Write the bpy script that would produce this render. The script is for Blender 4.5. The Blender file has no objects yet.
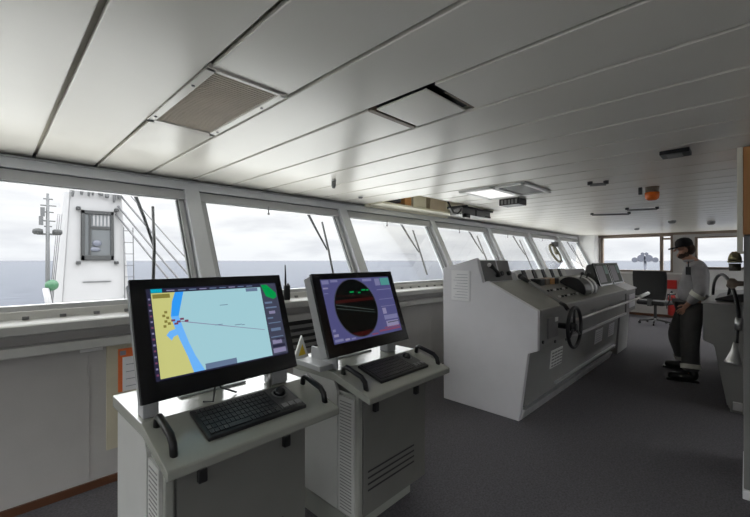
import bpy, bmesh, math, random
from mathutils import Vector, Matrix
random.seed(7)
R = math.radians
COL = bpy.context.scene.collection
SC = bpy.context.scene

# ------------------------------------------------------------------ materials
def nodemat(name):
    m = bpy.data.materials.new(name); m.use_nodes = True
    nt = m.node_tree; nt.nodes.clear()
    out = nt.nodes.new('ShaderNodeOutputMaterial')
    return m, nt, out

def paint(name, col, rough=0.5, metal=0.0, var=0.06, scale=6.0, bump=0.0, bscale=200.0, spec=0.5, coat=0.0):
    m, nt, out = nodemat(name)
    b = nt.nodes.new('ShaderNodeBsdfPrincipled')
    tc = nt.nodes.new('ShaderNodeTexCoord')
    nz = nt.nodes.new('ShaderNodeTexNoise'); nz.inputs['Scale'].default_value = scale
    nz.inputs['Detail'].default_value = 4
    nt.links.new(tc.outputs['Object'], nz.inputs['Vector'])
    cr = nt.nodes.new('ShaderNodeValToRGB')
    cr.color_ramp.elements[0].position = 0.3; cr.color_ramp.elements[1].position = 0.7
    cr.color_ramp.elements[0].color = tuple(max(0, c*(1-var)) for c in col)+(1,)
    cr.color_ramp.elements[1].color = tuple(min(1, c*(1+var)) for c in col)+(1,)
    nt.links.new(nz.outputs['Fac'], cr.inputs['Fac'])
    nt.links.new(cr.outputs['Color'], b.inputs['Base Color'])
    b.inputs['Roughness'].default_value = rough
    b.inputs['Metallic'].default_value = metal
    b.inputs['Specular IOR Level'].default_value = spec
    b.inputs['Coat Weight'].default_value = coat
    if bump:
        n2 = nt.nodes.new('ShaderNodeTexNoise'); n2.inputs['Scale'].default_value = bscale
        nt.links.new(tc.outputs['Object'], n2.inputs['Vector'])
        bp = nt.nodes.new('ShaderNodeBump'); bp.inputs['Strength'].default_value = bump
        bp.inputs['Distance'].default_value = 0.004
        nt.links.new(n2.outputs['Fac'], bp.inputs['Height'])
        nt.links.new(bp.outputs['Normal'], b.inputs['Normal'])
    nt.links.new(b.outputs['BSDF'], out.inputs['Surface'])
    return m

def emit(name, col, s=1.0):
    m, nt, out = nodemat(name)
    e = nt.nodes.new('ShaderNodeEmission'); e.inputs['Color'].default_value = tuple(col)+(1,)
    e.inputs['Strength'].default_value = s
    g = nt.nodes.new('ShaderNodeBsdfGlossy'); g.inputs['Roughness'].default_value = 0.25
    g.inputs['Color'].default_value = (0.03, 0.03, 0.03, 1)
    a = nt.nodes.new('ShaderNodeAddShader')
    nt.links.new(e.outputs[0], a.inputs[0]); nt.links.new(g.outputs[0], a.inputs[1])
    nt.links.new(a.outputs[0], out.inputs['Surface'])
    return m

def glassmat(name, tint=(0.975, 0.985, 0.985), rf=0.06):
    m, nt, out = nodemat(name)
    t = nt.nodes.new('ShaderNodeBsdfTransparent'); t.inputs['Color'].default_value = tint+(1,)
    g = nt.nodes.new('ShaderNodeBsdfGlossy'); g.inputs['Roughness'].default_value = 0.02
    fr = nt.nodes.new('ShaderNodeLayerWeight'); fr.inputs['Blend'].default_value = 0.18
    mul = nt.nodes.new('ShaderNodeMath'); mul.operation = 'MULTIPLY'; mul.inputs[1].default_value = 0.35
    mx = nt.nodes.new('ShaderNodeMixShader')
    nt.links.new(fr.outputs['Fresnel'], mul.inputs[0]); nt.links.new(mul.outputs[0], mx.inputs['Fac'])
    nt.links.new(t.outputs[0], mx.inputs[1]); nt.links.new(g.outputs[0], mx.inputs[2])
    nt.links.new(mx.outputs[0], out.inputs['Surface'])
    return m

def woodmat(name, c1, c2, rough=0.45, axis='Z'):
    m, nt, out = nodemat(name)
    b = nt.nodes.new('ShaderNodeBsdfPrincipled'); b.inputs['Roughness'].default_value = rough
    tc = nt.nodes.new('ShaderNodeTexCoord'); mp = nt.nodes.new('ShaderNodeMapping')
    mp.inputs['Scale'].default_value = {'Z': (30, 30, 2), 'X': (2, 30, 30), 'Y': (30, 2, 30)}[axis]
    nz = nt.nodes.new('ShaderNodeTexNoise'); nz.inputs['Scale'].default_value = 2.0; nz.inputs['Detail'].default_value = 6
    cr = nt.nodes.new('ShaderNodeValToRGB')
    cr.color_ramp.elements[0].color = c1+(1,); cr.color_ramp.elements[1].color = c2+(1,)
    nt.links.new(tc.outputs['Object'], mp.inputs['Vector']); nt.links.new(mp.outputs[0], nz.inputs['Vector'])
    nt.links.new(nz.outputs['Fac'], cr.inputs['Fac']); nt.links.new(cr.outputs[0], b.inputs['Base Color'])
    nt.links.new(b.outputs[0], out.inputs['Surface'])
    return m

M = {}
M['ceil'] = paint('ceiling_panel_paint', (0.73, 0.705, 0.65), 0.28, var=0.03, scale=1.5, spec=0.5)
M['groove'] = paint('groove_grey', (0.60, 0.57, 0.48), 0.7)
M['wall'] = paint('wall_grey_laminate', (0.46, 0.445, 0.435), 0.5, var=0.03)
M['wallwhite'] = paint('white_wall_paint', (0.72, 0.72, 0.72), 0.5, var=0.03)
M['cream'] = paint('cream_paint', (0.86, 0.83, 0.70), 0.6)
M['frame'] = paint('window_frame_grey', (0.48, 0.49, 0.50), 0.4, var=0.04)
M['framelight'] = paint('window_post_light_grey', (0.70, 0.72, 0.75), 0.35, var=0.03)
M['framedark'] = paint('frame_gasket_dark_grey', (0.17, 0.18, 0.18), 0.5)
M['ledge'] = paint('ledge_grey_white', (0.55, 0.55, 0.53), 0.35)
M['carpet'] = paint('blue_grey_carpet', (0.125, 0.120, 0.131), 0.95, var=0.25, scale=90, bump=0.5, bscale=400, spec=0.1)
M['brown'] = woodmat('brown_wood_trim', (0.07, 0.026, 0.012), (0.13, 0.05, 0.022), axis='X')
M['browndull'] = paint('dull_brown_trim', (0.22, 0.17, 0.13), 0.5)
M['orangewood'] = woodmat('orange_wood', (0.45, 0.20, 0.06), (0.62, 0.31, 0.11))
M['console'] = paint('console_grey_green_paint', (0.32, 0.33, 0.30), 0.34, var=0.03, bump=0.08, bscale=500)
M['consoleside'] = paint('console_side_light_grey', (0.52, 0.525, 0.51), 0.4, var=0.03)
M['desktop'] = paint('console_desk_satin_paint', (0.34, 0.35, 0.315), 0.18, var=0.03, spec=0.6)
M['door'] = paint('console_door_grey', (0.17, 0.17, 0.158), 0.45, var=0.04)
M['mainside'] = paint('bridge_console_pale_grey', (0.76, 0.755, 0.79), 0.42, var=0.02)
M['mainfront'] = paint('bridge_console_mid_grey', (0.27, 0.27, 0.265), 0.4, var=0.04)
M['worktop'] = paint('worktop_olive_grey', (0.20, 0.20, 0.175), 0.4)
M['black'] = paint('black_plastic', (0.012, 0.012, 0.013), 0.35)
M['blackmat'] = paint('black_matte', (0.015, 0.015, 0.016), 0.7)
M['bezel'] = paint('black_bezel_gloss', (0.006, 0.006, 0.008), 0.22)
M['casing'] = paint('monitor_casing_grey', (0.40, 0.41, 0.42), 0.4)
M['steel'] = paint('brushed_steel', (0.62, 0.62, 0.62), 0.28, metal=1.0)
M['aluminium'] = paint('pale_aluminium', (0.70, 0.70, 0.70), 0.35, metal=0.6)
M['darkgrey'] = paint('dark_grey_plastic', (0.06, 0.06, 0.06), 0.5)
M['midgrey'] = paint('mid_grey_plastic', (0.22, 0.22, 0.22), 0.5)
M['keys'] = paint('key_black', (0.03, 0.03, 0.032), 0.4)
M['paper'] = paint('white_paper', (0.93, 0.93, 0.95), 0.8, var=0.02)
M['ink'] = paint('grey_print', (0.35, 0.36, 0.42), 0.8)
M['orange'] = paint('orange_border', (0.85, 0.19, 0.05), 0.6)
M['orangedome'] = paint('orange_beacon_plastic', (0.85, 0.17, 0.02), 0.25)
M['red'] = paint('red_paint', (0.40, 0.022, 0.018), 0.35)
M['redcloth'] = paint('red_fabric', (0.62, 0.06, 0.03), 0.8)
M['yellow'] = paint('yellow_sign', (0.80, 0.55, 0.03), 0.5)
M['white'] = paint('white_enamel', (0.75, 0.75, 0.74), 0.4, var=0.03)
M['gauge'] = paint('gauge_white_face', (0.88, 0.88, 0.88), 0.4)
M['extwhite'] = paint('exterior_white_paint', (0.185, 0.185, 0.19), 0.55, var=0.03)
M['deck'] = paint('bounce_deck_paint', (0.46, 0.46, 0.44), 0.7, var=0.05)
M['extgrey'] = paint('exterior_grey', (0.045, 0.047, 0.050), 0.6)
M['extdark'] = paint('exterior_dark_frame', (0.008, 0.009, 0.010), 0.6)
M['cable'] = paint('grey_wire_rope', (0.06, 0.06, 0.065), 0.6)
M['green'] = paint('green_lamp_plastic', (0.005, 0.055, 0.02), 0.5)
M['grille'] = paint('beige_perforated_grille', (0.60, 0.54, 0.46), 0.55)
M['brass'] = paint('aged_brass', (0.36, 0.32, 0.18), 0.35, metal=0.8)
M['olivedark'] = paint('dark_olive_metal', (0.06, 0.05, 0.03), 0.4)
M['boxtan'] = paint('tan_box_board', (0.55, 0.46, 0.36), 0.6)
M['boxpale'] = paint('pale_box_board', (0.70, 0.66, 0.54), 0.6)
M['olive'] = paint('olive_metal', (0.13, 0.12, 0.08), 0.5)
M['skin'] = paint('skin', (0.50, 0.27, 0.19), 0.5, var=0.05)
M['beard'] = paint('dark_brown_hair', (0.06, 0.03, 0.018), 0.8)
M['coverall'] = paint('grey_work_fabric', (0.40, 0.39, 0.405), 0.85, var=0.1, scale=12, bump=0.4, bscale=60)
M['trouser'] = paint('shaded_work_fabric', (0.10, 0.10, 0.10), 0.85, var=0.12, scale=12, bump=0.4, bscale=60)  # work fabric darkened: shade below the hip is put into the colour
M['reflective'] = paint('pale_reflective_tape', (0.78, 0.78, 0.70), 0.4)
M['capcloth'] = paint('black_cap_cloth', (0.018, 0.018, 0.02), 0.85)
M['boot'] = paint('black_boot_leather', (0.012, 0.012, 0.012), 0.5)
M['chairfab'] = paint('black_chair_fabric', (0.018, 0.018, 0.018), 0.85, bump=0.3)
M['glass'] = glassmat('window_glass')
M['extglass'] = paint('dull_cabin_glass', (0.06, 0.065, 0.07), 0.3)
M['curtain'] = paint('pale_grey_blind', (0.15, 0.15, 0.155), 0.8)
M['slate'] = paint('slate_blue_metal', (0.05, 0.055, 0.075), 0.5)
# screens
M['s_water'] = emit('screen_pale_water', (0.33, 0.56, 0.62), 0.95)
M['s_land'] = emit('screen_land_yellow', (0.60, 0.60, 0.22), 0.85)
M['s_blue'] = emit('screen_shallow_blue', (0.03, 0.30, 0.85), 0.95)
M['s_blue2'] = emit('screen_light_blue', (0.14, 0.42, 0.88), 0.95)
M['s_dark'] = emit('screen_side_panel', (0.055, 0.06, 0.10), 0.8)
M['s_navy'] = emit('screen_navy', (0.02, 0.02, 0.05), 0.8)
M['s_cyan'] = emit('screen_cyan', (0.0, 0.40, 0.55), 0.8)
M['s_green'] = emit('screen_green', (0.0, 0.33, 0.07), 0.8)
M['s_box'] = emit('screen_grey_blue_box', (0.14, 0.20, 0.32), 0.8)
M['s_lilac'] = emit('screen_lilac', (0.30, 0.28, 0.45), 0.7)
M['s_olive'] = emit('screen_olive', (0.25, 0.22, 0.05), 0.8)
M['s_rose'] = emit('screen_rose', (0.24, 0.07, 0.14), 0.7)
M['s_radar'] = emit('screen_radar_violet', (0.075, 0.075, 0.20), 0.85)
M['s_radar2'] = emit('screen_radar_pale', (0.18, 0.18, 0.33), 0.85)
M['s_black'] = emit('screen_black', (0.003, 0.004, 0.004), 0.5)
M['s_line'] = emit('screen_trace_grey', (0.09, 0.12, 0.11), 0.6)
M['s_red'] = emit('screen_red_glow', (0.03, 0.004, 0.004), 0.8)
M['s_teal'] = emit('screen_teal', (0.08, 0.30, 0.28), 0.8)
M['s_dim'] = emit('screen_dim', (0.03, 0.033, 0.028), 0.7)
M['s_grey'] = emit('screen_dull_grey', (0.10, 0.095, 0.10), 0.7)

# ------------------------------------------------------------------ mesh builder
WM = {}
def world(o):
    return WM.get(o.name, Matrix.Identity(4))

class MB:
    def __init__(s): s.v = []; s.f = []; s.m = []; s.sm = []
    def add(s, vs, fs, mi=0, smooth=False):
        n = len(s.v); s.v += [Vector(v) for v in vs]
        for f in fs:
            s.f.append([i+n for i in f]); s.m.append(mi); s.sm.append(smooth)
        return s
    def box(s, x0, x1, y0, y1, z0, z1, mi=0):
        x0, x1 = sorted((x0, x1)); y0, y1 = sorted((y0, y1)); z0, z1 = sorted((z0, z1))
        vs = [(x0,y0,z0),(x1,y0,z0),(x1,y1,z0),(x0,y1,z0),(x0,y0,z1),(x1,y0,z1),(x1,y1,z1),(x0,y1,z1)]
        return s.add(vs, [(0,3,2,1),(4,5,6,7),(0,1,5,4),(1,2,6,5),(2,3,7,6),(3,0,4,7)], mi)
    def hexa(s, b, t, mi=0):           # bottom quad, top quad
        return s.add(list(b)+list(t), [(0,3,2,1),(4,5,6,7),(0,1,5,4),(1,2,6,5),(2,3,7,6),(3,0,4,7)], mi)
    def prism(s, prof, x0, x1, mi=0, axis='X'):   # profile is (y,z) for X, (x,z) for Y, (x,y) for Z
        n = len(prof)
        def P(p, a): return (a,p[0],p[1]) if axis == 'X' else ((p[0],a,p[1]) if axis == 'Y' else (p[0],p[1],a))
        vs = [P(p,x0) for p in prof]+[P(p,x1) for p in prof]
        fs = [tuple(range(n)), tuple(range(2*n-1, n-1, -1))]
        for i in range(n):
            j = (i+1) % n; fs.append((i, i+n, j+n, j))
        return s.add(vs, fs, mi)
    def tube(s, path, r, n=10, mi=0, caps=True):
        pts = [Vector(p) for p in path]; k = len(pts)
        rs = r if isinstance(r, (list, tuple)) else [r]*k
        rings = []; prev = None
        for i, p in enumerate(pts):
            t = (pts[min(i+1,k-1)]-pts[max(i-1,0)]).normalized()
            if prev is None:
                a = Vector((0,0,1)) if abs(t.z) < 0.9 else Vector((1,0,0))
                u = t.cross(a).normalized()
            else:
                u = (prev - t*prev.dot(t)).normalized()
            prev = u; w = t.cross(u)
            rings.append([p+(u*math.cos(2*math.pi*q/n)+w*math.sin(2*math.pi*q/n))*rs[i] for q in range(n)])
        vs = [v for g in rings for v in g]; fs = []
        for i in range(k-1):
            for q in range(n):
                fs.append((i*n+q, i*n+(q+1) % n, (i+1)*n+(q+1) % n, (i+1)*n+q))
        s.add(vs, fs, mi, True)
        if caps:
            s.add(rings[0], [tuple(range(n-1,-1,-1))], mi); s.add(rings[-1], [tuple(range(n))], mi)
        return s
    def cyl(s, a, b, r, n=16, mi=0, r2=None):
        return s.tube([a, b], [r, r if r2 is None else r2], n, mi)
    def lathe(s, o, ax, prof, n=20, mi=0, sy=1.0):       # prof: (radius, height along ax)
        o = Vector(o); ax = Vector(ax).normalized()
        a = Vector((0,0,1)) if abs(ax.z) < 0.9 else Vector((1,0,0))
        u = ax.cross(a).normalized(); w = ax.cross(u)
        vs = []; fs = []
        for (r, h) in prof:
            for q in range(n):
                t = 2*math.pi*q/n
                vs.append(o+ax*h+(u*math.cos(t)+w*math.sin(t)*sy)*max(r, 1e-4))
        for i in range(len(prof)-1):
            for q in range(n):
                fs.append((i*n+q, i*n+(q+1) % n, (i+1)*n+(q+1) % n, (i+1)*n+q))
        s.add(vs, fs, mi, True)
        s.add(vs[:n], [tuple(range(n-1,-1,-1))], mi); s.add(vs[-n:], [tuple(range(n))], mi)
        return s
    def torus(s, c, ax, Rr, r, n=32, k=8, mi=0):
        c = Vector(c); ax = Vector(ax).normalized()
        a = Vector((0,0,1)) if abs(ax.z) < 0.9 else Vector((1,0,0))
        u = ax.cross(a).normalized(); w = ax.cross(u); vs = []; fs = []
        for i in range(n):
            t = 2*math.pi*i/n; d = u*math.cos(t)+w*math.sin(t)
            for q in range(k):
                e = 2*math.pi*q/k
                vs.append(c+d*(Rr+r*math.cos(e))+ax*(r*math.sin(e)))
        for i in range(n):
            for q in range(k):
                fs.append((i*k+q, ((i+1) % n)*k+q, ((i+1) % n)*k+(q+1) % k, i*k+(q+1) % k))
        return s.add(vs, fs, mi, True)
    def ball(s, c, r, mi=0, n=14, k=9, sc=(1,1,1)):
        c = Vector(c); vs = []; fs = []
        for i in range(k+1):
            th = math.pi*i/k
            for q in range(n):
                ph = 2*math.pi*q/n
                vs.append(c+Vector((math.sin(th)*math.cos(ph)*sc[0], math.sin(th)*math.sin(ph)*sc[1], math.cos(th)*sc[2]))*r)
        for i in range(k):
            for q in range(n):
                fs.append((i*n+q, (i+1)*n+q, (i+1)*n+(q+1) % n, i*n+(q+1) % n))
        return s.add(vs, fs, mi, True)
    def xf(s, mat):
        s.v = [mat @ v for v in s.v]; return s
    def build(s, name, mats, parent=None, bevel=0.0, seg=2, label=None):
        if not isinstance(mats, (list, tuple)): mats = [mats]
        me = bpy.data.meshes.new(name)
        if parent is not None:
            inv = world(parent).inverted(); vs = [inv @ v for v in s.v]; mw = world(parent).copy()
        else:
            xs = [v.x for v in s.v]; ys = [v.y for v in s.v]; zs = [v.z for v in s.v]
            o0 = Vector(((min(xs)+max(xs))/2, (min(ys)+max(ys))/2, min(zs)))
            vs = [v-o0 for v in s.v]; mw = Matrix.Translation(o0)
        me.from_pydata([tuple(v) for v in vs], [], s.f)
        for m in mats: me.materials.append(m)
        for i, p in enumerate(me.polygons):
            p.material_index = s.m[i]; p.use_smooth = s.sm[i]
        bm = bmesh.new(); bm.from_mesh(me)
        bmesh.ops.remove_doubles(bm, verts=bm.verts, dist=1e-5)
        bmesh.ops.recalc_face_normals(bm, faces=bm.faces)
        bm.to_mesh(me); bm.free()
        o = bpy.data.objects.new(name, me); COL.objects.link(o)
        if parent is not None: o.parent = parent
        else: o.location = mw.translation
        WM[o.name] = mw
        if bevel:
            b = o.modifiers.new('edge', 'BEVEL'); b.width = bevel; b.segments = seg
            b.limit_method = 'ANGLE'; b.angle_limit = R(35); b.harden_normals = False
        if label: o['label'] = label
        return o

def tag(o, label, cat, group=None, kind=None):
    o['label'] = label; o['category'] = cat
    if group: o['group'] = group
    if kind: o['kind'] = kind
    return o

def thing(name, label, cat, loc, rotz=0.0, group=None):
    o = bpy.data.objects.new(name, None); COL.objects.link(o)
    o.location = loc; o.rotation_euler = (0, 0, rotz); o.empty_display_size = 0.1
    WM[o.name] = Matrix.Translation(Vector(loc)) @ Matrix.Rotation(rotz, 4, 'Z')
    return tag(o, label, cat, group)

def struct(o):
    o['kind'] = 'structure'; return o

# ------------------------------------------------------------------ camera
cam_d = bpy.data.cameras.new('camera'); cam = bpy.data.objects.new('camera', cam_d); COL.objects.link(cam)
cam.location = (0, 0, 1.5); cam.rotation_euler = (R(90), 0, R(-45))
cam_d.sensor_width = 36; cam_d.lens = 372/750*36; cam_d.shift_y = 2.0/750
cam_d.clip_start = 0.02; cam_d.clip_end = 60000
SC.camera = cam

# ------------------------------------------------------------------ sky
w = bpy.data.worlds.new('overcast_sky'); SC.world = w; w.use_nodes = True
nt = w.node_tree; nt.nodes.clear()
out = nt.nodes.new('ShaderNodeOutputWorld'); bg = nt.nodes.new('ShaderNodeBackground')
tc = nt.nodes.new('ShaderNodeTexCoord'); sep = nt.nodes.new('ShaderNodeSeparateXYZ')
nt.links.new(tc.outputs['Generated'], sep.inputs[0])
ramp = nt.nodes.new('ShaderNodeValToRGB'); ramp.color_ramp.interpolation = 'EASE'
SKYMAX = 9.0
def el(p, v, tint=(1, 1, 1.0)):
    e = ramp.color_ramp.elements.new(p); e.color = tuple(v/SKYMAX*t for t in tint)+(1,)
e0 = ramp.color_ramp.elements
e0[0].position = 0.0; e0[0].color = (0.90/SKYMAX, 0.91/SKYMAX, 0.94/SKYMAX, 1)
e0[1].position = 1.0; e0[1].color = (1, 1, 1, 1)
el(0.10, 1.0, (1, 1, 1.01)); el(0.18, 1.1, (1, 1, 1.01)); el(0.28, 6.4); el(0.40, 7.6)  # steep rise above the window view, shaped to light the interior
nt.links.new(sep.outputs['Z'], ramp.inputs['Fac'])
mp = nt.nodes.new('ShaderNodeMapping'); mp.inputs['Scale'].default_value = (2.2, 2.2, 9.0)
nt.links.new(tc.outputs['Generated'], mp.inputs['Vector'])
nz = nt.nodes.new('ShaderNodeTexNoise'); nz.inputs['Scale'].default_value = 2.4; nz.inputs['Detail'].default_value = 5
nt.links.new(mp.outputs[0], nz.inputs['Vector'])
cr = nt.nodes.new('ShaderNodeValToRGB')
cr.color_ramp.elements[0].position = 0.32; cr.color_ramp.elements[0].color = (0.80, 0.805, 0.83, 1)
cr.color_ramp.elements[1].position = 0.55; cr.color_ramp.elements[1].color = (1.0, 1.0, 1.0, 1)
nt.links.new(nz.outputs['Fac'], cr.inputs['Fac'])
mx = nt.nodes.new('ShaderNodeMix'); mx.data_type = 'RGBA'; mx.blend_type = 'MULTIPLY'; mx.inputs['Factor'].default_value = 1.0
nt.links.new(ramp.outputs[0], mx.inputs['A']); nt.links.new(cr.outputs[0], mx.inputs['B'])
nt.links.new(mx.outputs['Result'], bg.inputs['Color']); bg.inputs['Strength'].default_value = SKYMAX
nt.links.new(bg.outputs[0], out.inputs['Surface'])
SC.view_settings.view_transform = 'Standard'; SC.view_settings.look = 'None'
SC.view_settings.exposure = 0.14; SC.view_settings.gamma = 1.0; SC.view_settings.use_curve_mapping = False

# ------------------------------------------------------------------ room constants
CZ = 2.23
XL, XE, YB = -3.0, 12.4, -3.0
AFT = [(-2.8,-1.5),(-1.3,0.0),(4.4,5.8),(6.0,7.4),(7.6,9.0),(9.2,10.6),(10.8,12.2)]
def yp(z): return 3.08+0.5*(z-1.2)          # the outward-leaning window plane
def slant(mb, x0, x1, z0, z1, t0, t1, mi=0):
    mb.prism([(yp(z0)+t0, z0), (yp(z0)+t1, z0), (yp(z1)+t1, z1), (yp(z1)+t0, z1)], x0, x1, mi)
XC = 11.95
POST = [-2.35, -0.60, 1.19, 2.94, 4.77, 6.56, 8.42, 10.24]

# sea
m, nt, out = nodemat('grey_blue_sea')
b = nt.nodes.new('ShaderNodeBsdfPrincipled'); b.inputs['Base Color'].default_value = (0.05, 0.062, 0.085, 1)
b.inputs['Roughness'].default_value = 0.55; b.inputs['IOR'].default_value = 1.33; b.inputs['Specular IOR Level'].default_value = 0.07
tc = nt.nodes.new('ShaderNodeTexCoord'); mp = nt.nodes.new('ShaderNodeMapping'); mp.inputs['Scale'].default_value = (0.05, 0.16, 1)
mp.inputs['Rotation'].default_value = (0, 0, R(30))
nz = nt.nodes.new('ShaderNodeTexNoise'); nz.inputs['Scale'].default_value = 1.3; nz.inputs['Detail'].default_value = 8; nz.inputs['Roughness'].default_value = 0.65
nt.links.new(tc.outputs['Object'], mp.inputs[0]); nt.links.new(mp.outputs[0], nz.inputs['Vector'])
cr = nt.nodes.new('ShaderNodeValToRGB')
cr.color_ramp.elements[0].position = 0.35; cr.color_ramp.elements[0].color = (0.008, 0.012, 0.020, 1)
cr.color_ramp.elements[1].position = 0.68; cr.color_ramp.elements[1].color = (0.045, 0.050, 0.064, 1)
nt.links.new(nz.outputs['Fac'], cr.inputs[0]); nt.links.new(cr.outputs[0], b.inputs['Base Color'])
nt.links.new(b.outputs[0], out.inputs[0])
M['sea'] = m
sea = MB(); S = 30000
sea.add([(-S,-S,-14),(S,-S,-14),(S,S,-14),(-S,S,-14)], [(0,1,2,3)])
o = struct(sea.build('sea', M['sea']))

# unseen pale decks outside, added to bounce skylight onto the ceiling
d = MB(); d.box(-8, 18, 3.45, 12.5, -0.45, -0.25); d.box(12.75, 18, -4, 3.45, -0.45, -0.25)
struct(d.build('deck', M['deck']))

# floor
fl = MB(); fl.box(XL-0.1, XE+0.1, YB-0.1, 3.2, -0.12, 0.0); struct(fl.build('floor', M['carpet']))

# ceiling: planks running fore and aft, with a bay left open over the third window
cl = MB(); P0, PW = 0.207, 0.351
cuts = []
k = -9
while P0+k*PW < XE:
    a, b_ = P0+k*PW+0.010, P0+(k+1)*PW-0.010
    a2, b2 = max(a, XL), min(b_, XE)
    if b2 > a2:
        y1 = 3.62
        if 3.35 < (a+b_)/2 < 5.2: y1 = 2.62
        segs = [(YB, y1)]
        if k == 1: segs = [(YB, 1.43), (2.195, y1)]
        if k == 3: segs = [(YB, 0.92), (1.31, y1)]
        def kx(y): return -0.02*(y-1.0)      # the planks run very slightly askew to the room
        for (s0, s1) in segs:
            cl.hexa([(a2+kx(s0),s0,CZ),(b2+kx(s0),s0,CZ),(b2+kx(s1),s1,CZ),(a2+kx(s1),s1,CZ)],[(a2+kx(s0),s0,CZ+.02),(b2+kx(s0),s0,CZ+.02),(b2+kx(s1),s1,CZ+.02),(a2+kx(s1),s1,CZ+.02)])
    k += 1
ceil_o = struct(cl.build('ceiling', M['ceil'], bevel=0.004))
bk = MB(); bk.box(XL, XE, YB, 2.62, CZ+0.035, CZ+0.06); bk.box(XL, 3.33, 2.62, 3.66, CZ+0.035, CZ+0.06); bk.box(5.21, XE, 2.62, 3.66, CZ+0.035, CZ+0.06)
bk.box(XL-0.1, XE+0.1, YB-0.1, 3.95, 2.66, 2.74)
struct(bk.build('trim_1', M['groove']))
# bay linings
bl = MB(); bl.box(3.30, 3.33, 2.60, 3.66, CZ, 2.66); bl.box(5.21, 5.24, 2.60, 3.66, CZ, 2.66); bl.box(3.30, 5.24, 2.585, 2.61, CZ, 2.66)
bl.box(3.33, 5.21, 3.505, 3.53, 2.20, 2.66); bl.box(3.33, 5.21, 2.61, 3.7, 2.63, 2.655)
struct(bl.build('trim_2', M['cream']))

# front wall below the windows
fw = MB(); fw.box(XL, XE, 3.05, 3.13, 0.0, 1.19)
for x in (0.40, -1.0, 2.6, 4.15, 6.0): fw.box(x-0.003, x+0.003, 3.046, 3.05, 0.06, 0.94)
struct(fw.build('wall_front', M['wall']))
hd = MB(); slant(hd, XL, XE, 2.19, 2.66, 0.0, 0.10)
struct(hd.build('wall_head', M['frame']))
# ledge, fascia and trunking below the windows
lg = MB()
lg.prism([(3.09, 1.195), (3.09, 1.06), (3.05, 1.06), (2.96, 1.065), (2.93, 1.072), (2.925, 1.122), (2.94, 1.13), (3.02, 1.150), (3.05, 1.195)], XL, XC)
struct(lg.build('trim_3', M['ledge'], bevel=0.003))
lg = MB(); lg.box(XL, XC, 2.97, 3.06, 0.935, 0.995)
struct(lg.build('trim_4', M['ledge'], bevel=0.006))
lg = MB()
for i in range(90):
    x = -0.6+i*0.17
    if x < 11.9: lg.box(x, x+0.03, 3.012, 3.03, 1.150, 1.168)
struct(lg.build('trim_5', M['midgrey']))
bb = MB(); bb.box(XL, 2.2, 3.032, 3.05, 0, 0.05); struct(bb.build('baseboard_front', M['brown'], bevel=0.002))
bb = MB(); bb.box(2.2, XC, 3.035, 3.05, 0, 0.05); struct(bb.build('baseboard_fore', M['blackmat']))
# head strips above the panes
hs = MB(); slant(hs, XL, XC, 2.125, 2.20, -0.05, 0.08, 0); slant(hs, XL, XC, 2.035, 2.118, -0.02, 0.08, 1)
slant(hs, XL, XC, 2.116, 2.127, -0.01, 0.08, 2); slant(hs, XL, XC, 2.200, 2.215, -0.06, 0.02, 1)
struct(hs.build('trim_6', [M['framelight'], M['frame'], M['framedark']], bevel=0.004))

# posts between windows
for i, x in enumerate(POST):
    p = MB(); slant(p, x-0.062, x+0.062, 1.19, 2.20, -0.05, 0.12)
    struct(p.build('trim_%d' % (10+i), M['framelight'], bevel=0.006))
ends = POST+[XC]
for i in range(len(ends)-1):
    a, b_ = ends[i]+0.062, ends[i+1]-(0.062 if i < len(ends)-2 else 0)
    fr = MB(); z0, z1 = 1.195, 2.045; t = 0.05
    slant(fr, a+0.012, a+t, z0, z1, 0.0, 0.07); slant(fr, b_-t, b_-0.012, z0, z1, 0.0, 0.07)
    slant(fr, a+0.012, b_-0.012, z0, z0+0.03, 0.0, 0.07); slant(fr, a+0.012, b_-0.012, z1-0.02, z1, 0.0, 0.07)
    # dark gasket
    g = 0.014
    slant(fr, a+t, a+t+g, z0+0.03, z1-0.02, 0.02, 0.05, 1); slant(fr, b_-t-g, b_-t, z0+0.03, z1-0.02, 0.02, 0.05, 1)
    slant(fr, a, a+0.012, z0, z1, 0.03, 0.09, 2); slant(fr, b_-0.012, b_, z0, z1, 0.03, 0.09, 2)
    wf = struct(fr.build('window_%d' % (i+1), [M['frame'], M['framedark'], M['framelight']], bevel=0.003))
    gl = MB(); slant(gl, a+t, b_-t, z0+0.03, z1-0.02, 0.032, 0.038)
    gl.build('pane', M['glass'], wf)
    if i >= 2:
        # small hook at the head
        hk = MB(); xx = a+0.42*(b_-a); zz = 2.035
        hk.cyl((xx, yp(zz)-0.012, zz+0.02), (xx, yp(zz)-0.012, zz-0.05), 0.006, 8); hk.ball((xx, yp(zz)-0.012, zz-0.055), 0.012)
        hk.build('blind_hook', M['midgrey'], wf)

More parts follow.
